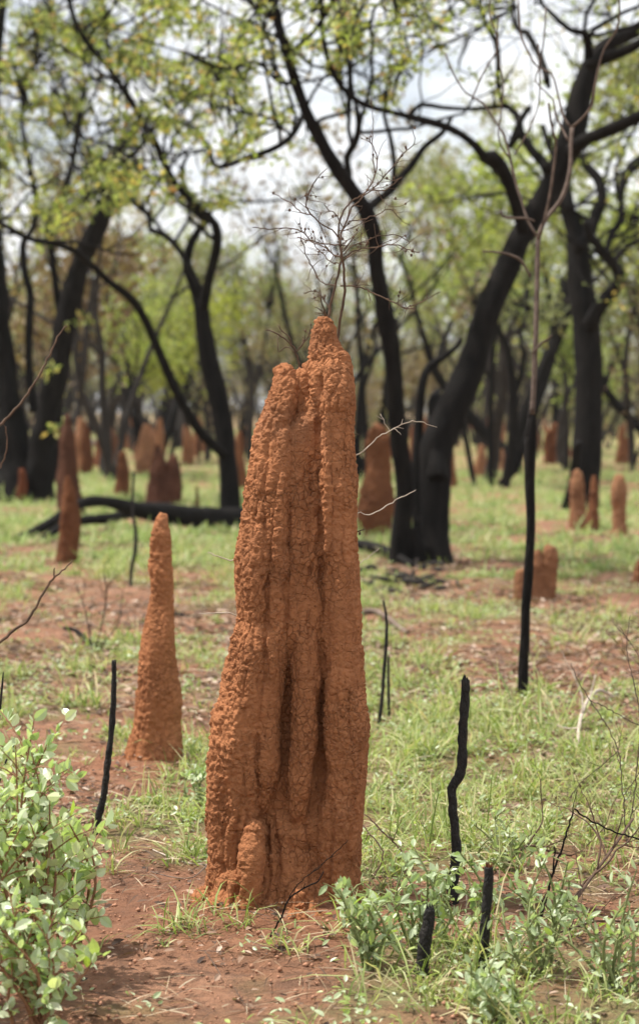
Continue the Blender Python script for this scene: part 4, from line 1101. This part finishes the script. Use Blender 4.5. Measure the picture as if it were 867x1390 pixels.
x, y = at(-60, 1360); shrub('leafy_shrub', 'grey-green shrub cut off by the left edge of the photo', x, y, .56, .20, 14, .62, .034, .6, 'leaf_shrub', 'red_stem', 32)
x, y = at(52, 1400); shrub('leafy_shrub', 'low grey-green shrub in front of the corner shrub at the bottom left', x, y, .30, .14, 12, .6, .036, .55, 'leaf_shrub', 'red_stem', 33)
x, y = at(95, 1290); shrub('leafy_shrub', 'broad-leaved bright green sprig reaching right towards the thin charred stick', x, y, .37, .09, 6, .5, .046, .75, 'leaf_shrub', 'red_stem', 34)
x, y = at(30, 1130); shrub('leafy_shrub', 'small pale shrub behind the corner shrub at the left edge', x, y, .22, .18, 9, .5, .032, .5, 'leaf_silver', 'green_stem', 35)
x, y = at(500, 1325); shrub('silver_shrub', 'silver-leaved sprig at the foot of the tallest mound, left of the broken black stake', x, y, .25, .12, 9, .5, .031, .42, 'leaf_silver', 'green_stem', 36)
x, y = at(556, 1300); shrub('silver_shrub', 'silver-leaved sprig rising between the mound and the tall charred stake', x, y, .27, .11, 8, .5, .030, .45, 'leaf_silver', 'green_stem', 37)
x, y = at(622, 1290); shrub('silver_shrub', 'silver-green sprig wrapped round the foot of the tall charred stake', x, y, .24, .09, 6, .5, .030, .5, 'leaf_silver', 'green_stem', 38)
x, y = at(735, 1330); shrub('silver_shrub', 'pale green bush right of the short upright charred stake', x, y, .30, .16, 9, .42, .028, .42, 'leaf_silver', 'green_stem', 39)
x, y = at(840, 1345); shrub('silver_shrub', 'thin-stemmed pale green bush in the lower right corner', x, y, .30, .18, 9, .40, .028, .36, 'leaf_silver', 'green_stem', 40)
x, y = at(275, 1090); shrub('silver_shrub', 'small silver-green sprig against the left side of the tallest mound', x, y, .17, .06, 6, .55, .028, .42, 'leaf_silver', 'green_stem', 41)
x, y = at(680, 1395); shrub('silver_shrub', 'low leafy bush below the short upright charred stake', x, y, .16, .14, 8, .5, .030, .45, 'leaf_silver', 'green_stem', 42)
x, y = at(690, 1180); shrub('silver_shrub', 'low green herb in the grass behind the short charred stake', x, y, .16, .16, 8, .45, .026, .35, 'leaf_silver', 'green_stem', 43)

# ------------------------------------------------------------------ charred stakes
def stake(label, Y_, pts, sides=14, rough=.26, name='charred_stake', mat='char_fine', broken=True, group='charred sticks'):
    tr = [(P(p[0], p[1], Y_ + (p[3] if len(p) > 3 else 0)), p[2] * .5 * Y_ / F) for p in pts]
    o0 = Vector((tr[-1][0].x, tr[-1][0].y, 0)); o0.z = gzf(o0.x, o0.y)
    tr = [(p - o0, r) for p, r in tr]
    if tr[-1][0].z > -.03: tr[-1] = (Vector((tr[-1][0].x, tr[-1][0].y, -.05)), tr[-1][1])
    mb = MB(); mb.tube(tr[::-1], sides, .006, rough, seed=pts[0][0], rfreq=70)
    o = mb.link(name, MAT[mat]); o.location = o0
    if broken:
        rr = random.Random(int(pts[0][0])); m2 = MB(); tp, tr_ = tr[0]
        for k in range(4):
            a = k * 1.6; b = tp + Vector((math.cos(a) * tr_ * .5, math.sin(a) * tr_ * .5, -.004))
            m2.tube([(b, tr_ * .42), (b + Vector((0, 0, .006)), tr_ * .3), (b + Vector((rr.gauss(0, .002), 0, rr.uniform(.01, .02))), tr_ * .06)], 5, .01, .2, seed=k)
        m2.link('splintered_top', MAT['orange_wood' if pts[0][0] > 640 else mat], o)
    return tag(o, label, 'stick', group)
stake('tall crooked charred stake standing right of the tallest mound', 6.02, [(631,923,11),(631,950,12),(628,985,13),(627,1020,13),(624,1050,14),(614,1068,13),(614,1090,12),(617,1130,13),(619,1165,16),(614,1200,15),(615,1235,17)])
stake('short upright charred stake with a snapped orange tip at the bottom right', 5.28, [(663,1177,12),(662,1200,13),(659,1240,13),(657,1280,14),(655,1330,15)])
stake('thick leaning broken black stake at the bottom, half hidden by silver leaves', 5.22, [(583,1234,14),(580,1260,17),(575,1290,19),(570,1345,22)])
stake('thin charred stick standing in front of the slender mound', 7.1, [(155,896,6),(155,920,7),(154,960,8),(151,1000,8),(146,1040,9),(141,1080,9),(134,1110,10),(128,1140,10)], broken=False)
stake('thin bent black sapling stem between the tallest mound and the tall crooked stake', Ybase(992), [(520,815,2.5),(524,840,4),(524,870,5),(521,910,5),(518,950,5),(512,1000,6)], 7, .2, broken=False, name='burnt_sapling')
stake('short black stem beside the thin bent sapling stem', Ybase(978), [(527,890,3),(527,930,4),(528,985,4.5)], 7, .2, broken=False, name='burnt_sapling')
stake('curved thin black stem hanging below the fallen limb', Ybase(798), [(182,640,3),(180,690,4),(184,720,5),(184,745,6),(179,770,5),(177,806,5)], 7, .2, broken=False, name='burnt_sapling')
stake('thin black twig standing at the left edge above the corner shrub', 5.5, [(5,912,1.5),(3,935,3),(0,965,3.5),(-6,1050,4),(-8,1280,5)], 6, .2, broken=False, name='burnt_sapling')
stake('dark slanting twig tip poking out of the corner shrub', 5.6, [(22,1005,2.5),(15,1020,2.5),(6,1042,3),(-5,1100,3),(-5,1280,4)], 6, .2, broken=False, name='burnt_sapling')

# ------------------------------------------------------------------ dead shrubs and twigs
def twig_from(mb, pts, Y_, o0, rr, subs=0, sub_len=.12, buds=True, dy=0.0, level=1, sides=5, ang=1.0):
    n0 = len(pts)
    tr = [(P(p[0], p[1], Y_ + dy * i / max(1, n0 - 1)) - o0, p[2] * .5 * Y_ / F) for i, p in enumerate(pts)]
    cp = catmull(tr, .012)
    # small kinks
    cp = [(p + Vector((rr.gauss(0, .0012), rr.gauss(0, .0012), rr.gauss(0, .0012))) * (0 if i == 0 else 1), r) for i, (p, r) in enumerate(cp)]
    mb.tube(cp, sides, 1, 0, True, resample=False)
    side_twigs(mb, cp, rr, subs, sub_len, buds, level, ang)
def side_twigs(mb, cp, rr, subs, sub_len, buds, level, ang=1.0):
    n = len(cp)
    for k in range(subs):
        j = rr.randint(n // 6, n - 2); p, r = cp[j]; ax = (cp[j + 1][0] - p).normalized()
        d = (ax * rr.uniform(.5, 1) + Vector((rr.gauss(0, .8), rr.gauss(0, .6), rr.gauss(.15, .8))) * ang).normalized()
        L = sub_len * rr.uniform(.35, 1.2); q = p.copy(); pts = [(q.copy(), r * .65)]
        m = max(4, int(L / .014))
        for i in range(m):
            d = (d + Vector((rr.gauss(0, .16), rr.gauss(0, .16), rr.gauss(.02, .16)))).normalized(); q = q + d * L / m
            pts.append((q.copy(), max(.0005, r * .65 * (1 - .6 * (i + 1) / m))))
        mb.tube(pts, 4, 1, 0, True, resample=False)
        if buds:
            for i in range(1, m):
                if rr.random() < .16: mb.blob(pts[i][0] + Vector((rr.gauss(0, .002), 0, rr.gauss(0, .002))), rr.uniform(.002, .0042))
        if level > 1: side_twigs(mb, pts, rr, rr.randint(1, 3), sub_len * .5, buds, level - 1, ang)

def dead_shrub(name, label, Y_, base, stems, seed, mat='dead_twig', buds=True, group=None, part='branch', cat='dead shrub', dens=1.0, wd=1.0):
    rr = random.Random(seed); b = P(base[0], base[1], Y_); o0 = Vector((b.x, Y_, gzf(b.x, Y_)))
    root = empty(name, o0, label, cat, group)
    for (pts, subs, sl, lv, dy) in stems:
        subs = int(subs * dens + .5); pts = [(p[0], p[1], p[2] * wd) for p in pts]
        mb = MB(); twig_from(mb, pts, Y_, o0, rr, subs, sl, buds, dy, lv)
        mb.link(part, MAT[mat], root)
    return root
YB = 6.5
dead_shrub('dead_shrub', 'leafless twiggy shrub with tiny seed pods rising behind the spire of the tallest mound', YB, (455, 1190), [
  ([(456,1190,8),(452,900,7),(448,650,6),(444,470,5.5),(446,425,5),(452,400,4.5),(458,375,4),(463,352,4),(461,330,3.5),(459,312,3),(462,295,3),(472,278,3),(482,270,3),(492,266,2.5),(505,258,2),(522,259,2),(545,240,1.8)], 10, .12, 2, .1),
  ([(456,1190,7),(462,900,6),(462,650,6),(458,480,5.5),(461,435,5),(467,400,5),(467,375,4.5),(464,350,4),(463,335,3)], 3, .10, 2, -.05),
  ([(463,352,3),(462,330,3),(463,318,3),(470,300,3),(478,282,3),(487,273,2.5)], 4, .08, 1, .02),
  ([(487,273,2.5),(500,255,2.5),(508,240,2.2),(512,218,2),(506,200,1.8),(500,185,1.6)], 5, .06, 1, .05),
  ([(506,258,2),(520,240,2),(535,225,1.8),(548,208,1.6),(562,193,1.4),(559,172,1)], 6, .05, 1, -.08),
  ([(508,235,1.6),(505,200,1.4),(506,165,1.2),(504,130,.9)], 3, .04, 1, .05),
  ([(460,322,3),(450,312,2.5),(436,304,2.4),(424,292,2.4),(415,280,2.2),(418,265,2),(428,245,1.6),(443,229,1.2)], 7, .07, 1, -.1),
  ([(424,292,2.2),(408,288,2),(398,278,1.8),(385,270,1.6),(376,265,1.2)], 3, .06, 1, .1),
  ([(461,334,3),(450,332,2.4),(432,330,2.2),(418,322,2),(405,312,2),(385,309,1.8),(365,311,1.8),(343,307,1.4)], 6, .06, 1, -.12),
  ([(464,350,2.6),(450,344,2.4),(440,335,2.2),(420,328,2),(404,322,1.6)], 5, .07, 1, .1),
  ([(463,358,2.2),(450,356,2),(438,345,1.8),(425,330,1.6)], 3, .06, 1, .1),
  ([(430,378,2.4),(424,362,2.2),(415,345,2),(410,328,1.8),(405,322,1.4)], 3, .05, 1, .04),
  ([(456,388,2.6),(440,385,2),(430,375,2)], 2, .05, 1, .1),
  ([(464,350,3),(478,342,2.6),(495,337,2.4),(515,335,2.2),(535,332,2),(552,338,1.8),(568,343,1.4)], 7, .06, 1, -.1),
  ([(466,345,2),(480,332,2),(497,328,1.8),(512,320,1.8),(540,320,1.6),(556,330,1.2)], 5, .06, 1, .12),
  ([(462,388,3),(478,388,2.8),(495,392,2.6),(510,400,2.4),(528,408,2.2),(548,417,2.2),(564,420,1.8)], 6, .06, 1, -.1),
  ([(548,419,1.8),(565,413,1.8),(580,405,1.6),(598,396,1.4)], 2, .03, 1, .02),
  ([(473,300,2),(490,298,2),(510,292,1.8),(530,285,1.6),(545,300,1.2),(558,306,1)], 4, .05, 1, .1),
  ([(466,310,2),(455,290,1.8),(446,285,1.6),(440,275,1.4)], 3, .05, 1, -.06),
  ([(446,420,2.4),(438,405,2),(428,395,1.8),(412,398,1.6)], 3, .04, 1, .04),
 ], 91, dens=2.2, wd=.82)
dead_shrub('dead_shrub', 'small dead twig tuft poking up from the notch of the tallest mound', 6.28, (404, 1200), [
  ([(404,1200,4),(405,800,3.6),(406,520,3.4),(406,497,3.2),(402,480,3),(396,468,2.6),(385,460,2.4),(374,452,2.2),(361,448,1.6)], 6, .05, 2, .0),
  ([(402,478,2.2),(410,468,2),(420,455,1.8),(424,445,1.4)], 4, .04, 1, .0),
  ([(396,467,2),(392,458,1.8),(384,450,1.6),(378,442,1.2)], 3, .04, 1, .0),
  ([(402,480,1.6),(390,470,1.4),(380,478,1.3),(377,466,1.2),(378,455,1)], 1, .03, 1, .05)], 92)
dead_shrub('dead_shrub', 'bleached dead branches sticking out from behind the right flank of the tallest mound', 6.3, (455, 1200), [
  ([(455,1200,4),(462,900,4),(470,700,3.6),(480,625,3.4),(488,616,3.2),(500,606,3),(515,592,2.8),(530,584,2.6),(545,576,2.4),(560,571,2.2),(575,574,1.8),(593,580,1.4)], 5, .05, 1, .05),
  ([(528,584,2.2),(522,575,2),(516,562,1.6)], 1, .03, 1, .0),
  ([(455,1200,4),(470,850,3.6),(480,708,3),(500,700,2.8),(520,690,2.6),(540,676,2.4),(552,672,2.2),(564,665,1.6)], 5, .05, 1, .02),
  ([(480,770,2.4),(490,762,2),(505,752,1.6),(514,744,1)], 0, .05, 1, .02)], 93, 'pale_twig', False, wd=.62)
dead_shrub('dead_twig', 'pale bare twig slanting in from the left edge, high in front of the black trunks', 5.0, (-40, 1360), [
  ([(-40,1360,6),(-42,1000,5),(-30,640,4.5),(-10,588,4.2),(0,578,4),(20,556,3.8),(38,535,3.5),(55,505,3.2),(68,482,3),(78,458,2.4),(92,442,1.8)], 1, .02, 1, .1)], 94, 'dead_twig', False, cat='twig', part='stem')
dead_shrub('dead_twig', 'pale bare twig slanting up from the left edge over the bare soil', 5.2, (-45, 1340), [
  ([(-45,1340,6),(-40,1000,5),(-15,884,4.5),(0,872,4.2),(20,855,4),(42,836,3.8),(55,812,3.6),(72,786,3),(88,772,2.4),(99,761,1.6)], 0, .02, 1, .1),
  ([(72,787,2),(73,778,2),(74,770,1.6)], 0, .02, 1, .0)], 95, 'dead_twig', False, cat='twig', part='stem')
dead_shrub('dead_twig', 'small dark budded twig at the left edge beside the thick black trunk', 5.4, (-30, 1300), [
  ([(-30,1300,5),(-28,900,4),(-10,660,3),(0,635,2.8),(8,618,2.6),(10,600,2.4),(8,578,1.8)], 6, .03, 1, .0)], 96, 'dead_twig', True, cat='twig', part='stem')
dead_shrub('burnt_shrub', 'thin black forked twig with a long arm reaching the right edge', 5.75, (722, 1290), [
  ([(722,1290,4),(732,1245,3.6),(742,1210,3.4),(752,1180,3.2),(762,1152,3),(770,1125,2.8),(778,1100,2.4)], 4, .06, 1, .05),
  ([(722,1290,3.5),(735,1240,3),(748,1190,2.8),(752,1150,2)], 3, .05, 1, -.05),
  ([(779,1098,2.4),(795,1110,2.4),(815,1121,2.4),(838,1131,2.4),(867,1139,2.2),(900,1144,1.6)], 2, .03, 1, .1)], 97, 'char', False, group='burnt shrubs')
dead_shrub('dead_shrub', 'fine grey tangle of dead twigs along the right edge above the grass', 6.9, (850, 1150), [
  ([(850,1150,4),(845,1080,3.5),(838,1020,3),(820,980,2.8),(800,950,2.6),(782,920,2.2),(775,900,1.6)], 9, .13, 2, .1),
  ([(850,1150,4),(862,1060,3.4),(868,980,3),(860,930,2.6),(850,880,2),(855,835,1.6)], 9, .13, 2, .0),
  ([(838,1020,2.6),(815,1040,2.4),(790,1060,2.2),(770,1085,1.6)], 7, .10, 2, .1),
  ([(845,1080,2.6),(870,1040,2.4),(880,960,2),(870,900,1.8),(840,850,1.4)], 7, .10, 2, -.1),
  ([(800,950,2.4),(830,965,2.6),(867,985,2.6),(900,1000,2)], 5, .08, 1, .05)], 98, 'brown_bark', False, wd=.5, dens=.8)
dead_shrub('burnt_shrub', 'dark wiry burnt shrub left of the slender mound in the bare soil', 12.3, (125, 888), [
  ([(125,888,4),(120,850,3.2),(112,815,2.6),(100,790,1.8)], 9, .22, 2, .2),
  ([(128,888,4),(138,850,3.2),(145,810,2.6),(142,780,1.8)], 9, .22, 2, -.2),
  ([(125,886,4),(150,862,3),(162,840,2.4),(168,800,1.6)], 7, .2, 2, .1)], 99, 'char', False, wd=.5, dens=.7, group='burnt shrubs')
dead_shrub('burnt_shrub', 'dry curved stems right of the mound with a drooping dark twig', 6.25, (510, 1250), [
  ([(470,1240,3),(500,1200,2.8),(520,1160,2.4),(500,1130,2),(488,1115,1.8)], 4, .08, 1, .2),
  ([(560,1180,2.6),(540,1150,2.4),(515,1125,2.2),(495,1105,1.8)], 4, .07, 1, .1)], 100, 'dead_twig', False, group='burnt shrubs')
dead_shrub('burnt_shrub', 'thin black curved stem with dry seed heads crossing the foot of the tallest mound', 5.62, (355, 1300), [
  ([(352,1318,3.2),(360,1285,3),(372,1262,2.8),(382,1245,2.6),(388,1228,2.6),(398,1215,2.4),(418,1203,2.4),(432,1195,2),(438,1184,1.6)], 2, .03, 1, .05),
  ([(388,1228,1.4),(405,1200,1.2),(430,1180,1.2),(452,1160,1.2),(472,1140,.9)], 5, .03, 1, .0)], 101, 'char', False, group='burnt shrubs')
dead_shrub('burnt_shrub', 'wiry dark twig on the left flank of the tallest mound', 6.2, (330, 1100), [
  ([(330,1100,2),(322,900,2),(325,772,2),(312,762,1.8),(298,756,1.6),(283,750,1)], 3, .03, 1, .0),
  ([(325,838,1.8),(312,832,1.8),(298,831,1.6),(280,834,1.2),(270,832,1)], 0, .03, 1, .0)], 102, 'pale_twig', False, group='burnt shrubs')

# ------------------------------------------------------------------ fallen wood
def fallen(name, label, pts, mat, sides=8, rough=.2, rad_up=0.0, group=None, cat='fallen branch', subs=0, seed=1):
    """pts: (px, py, width px, height above ground) lying on the ground"""
    tr = []
    for px, py, wd, up in pts:
        Y_ = Ybase(py); x_ = (px - CX) / F * Y_; r = wd * .5 * Y_ / F
        tr.append((Vector((x_, Y_, gzf(x_, Y_) + r * .7 + up)), r))
    o0 = tr[0][0].copy(); o0.z -= tr[0][1]
    mb = MB(); cp = catmull([(p - o0, r) for p, r in tr], .04); mb.tube(cp, sides, .04, rough, seed=seed, rfreq=30, resample=False)
    if subs: side_twigs(mb, cp, random.Random(seed), subs, .3, False, 2)
    o = mb.link(name, MAT[mat]); o.location = o0
    return tag(o, label, cat, group)
fw = 'fallen branches in the middle of the clearing'
fallen('fallen_branch', 'dark charred log lying against the foot of the forked tree', [(470,742,14,0),(500,752,13,.05),(530,762,12,.05),(560,772,9,0)], 'char')
fallen('fallen_branch', 'grey-brown bent branch on the ground just right of the tallest mound', [(478,846,10,.02),(505,843,9,.04),(525,848,8,.03),(540,855,7,.01),(552,862,5,0)], 'grey_bark')
fallen('fallen_branch', 'black broken branch lying left of the slender mound', [(88,866,5,.04),(105,872,6,.04),(128,882,6,.0),(155,888,5,0),(172,886,3,0)], 'char')
fallen('fallen_branch', 'short black chunk of wood near the slender mound top on the bare soil', [(235,832,5,0),(255,838,5,0),(270,836,3,0)], 'char')
fallen('fallen_branch', 'pale arching dead branch half buried in grass right of the tall stake', [(783,1028,5,0),(786,1006,5,.05),(796,985,5,.09),(812,968,4.5,.08),(830,958,4,.03)], 'pale_twig', subs=3)
fallen('fallen_branch', 'thin pale curved twig lying on the bare soil left of the tallest mound', [(206,1148,2,0),(232,1160,2,.0),(258,1168,2,0),(288,1170,2,0)], 'pale_twig', 5)
fallen('fallen_branch', 'thin grey twig below the pale curved one on the bare soil', [(205,1178,1.8,0),(235,1184,1.8,.0),(262,1186,1.8,0),(284,1176,1.8,.02)], 'grey_bark', 5)
fallen('fallen_branch', 'dark twig lying near the stake in the grass behind the short charred one', [(690,1180,4,.02),(715,1172,4,.05),(745,1168,3.5,.03),(775,1160,3,0)], 'dead_twig', 6, subs=4)
fallen('fallen_branch', 'dark slanting dead stick in the grass of the lower right', [(770,1245,5,.0),(800,1225,5,.06),(830,1200,4.5,.1),(858,1175,4,.14)], 'dead_twig', 6, subs=6)
fallen('fallen_branch', 'long thin dead stick lying low across the lower right corner', [(720,1290,3,.02),(760,1282,3,.03),(810,1270,3,.03),(867,1264,3,.02)], 'dead_twig', 6, subs=4)
fallen('fallen_branch', 'bleached white log lying far away left of the red mounds', [(75,600,12,.3),(100,604,14,.2),(125,606,12,.0),(150,604,8,.0)], 'pale_twig')
# ash and bark heap under the forked tree
mb = MB(); rr = random.Random(8)
for k in range(38):
    px = rr.gauss(555, 30); py = rr.uniform(768, 805); Y_ = Ybase(py); x_ = (px - CX) / F * Y_; a = rr.random() * 3.14; L = rr.uniform(.05, .25)
    p = Vector((x_, Y_, gzf(x_, Y_) + rr.uniform(0, .08))); d_ = Vector((math.cos(a), math.sin(a), rr.gauss(0, .2))) * L / 2
    mb.tube([(p - d_, .012), (p, .02), (p + d_, .008)], 5, .1, .3, seed=k)
tag(mb.link('bark_debris', MAT['char_far']), 'heap of burnt bark and sticks under the forked tree', 'debris', kind='stuff')

# ------------------------------------------------------------------ haze: pale air over the whole plain
X0, X1, Y0_, Y1_, Z0_, Z1_ = -1600, 1600, -350, 2600, -1.2, 22
hv = [(x, y, z) for x in (X0, X1) for y in (Y0_, Y1_) for z in (Z0_, Z1_)]
hf = [(0, 1, 3, 2), (4, 6, 7, 5), (0, 4, 5, 1), (2, 3, 7, 6), (0, 2, 6, 4), (1, 5, 7, 3)]
m, nt = newmat('haze_air')
pv = nt.nodes.new('ShaderNodeVolumePrincipled'); pv.inputs['Density'].default_value = 0.00022
pv.inputs['Color'].default_value = (0.93, 0.95, 0.97, 1); pv.inputs['Anisotropy'].default_value = 0.3
out = nt.nodes.new('ShaderNodeOutputMaterial'); nt.links.new(pv.outputs[0], out.inputs['Volume'])
tag(link('haze', mesh_from('haze', hv, hf, None, smooth_=False), m), 'pale warm haze in the air over the plain', 'haze', kind='stuff')
SC.cycles.volume_bounces = 0
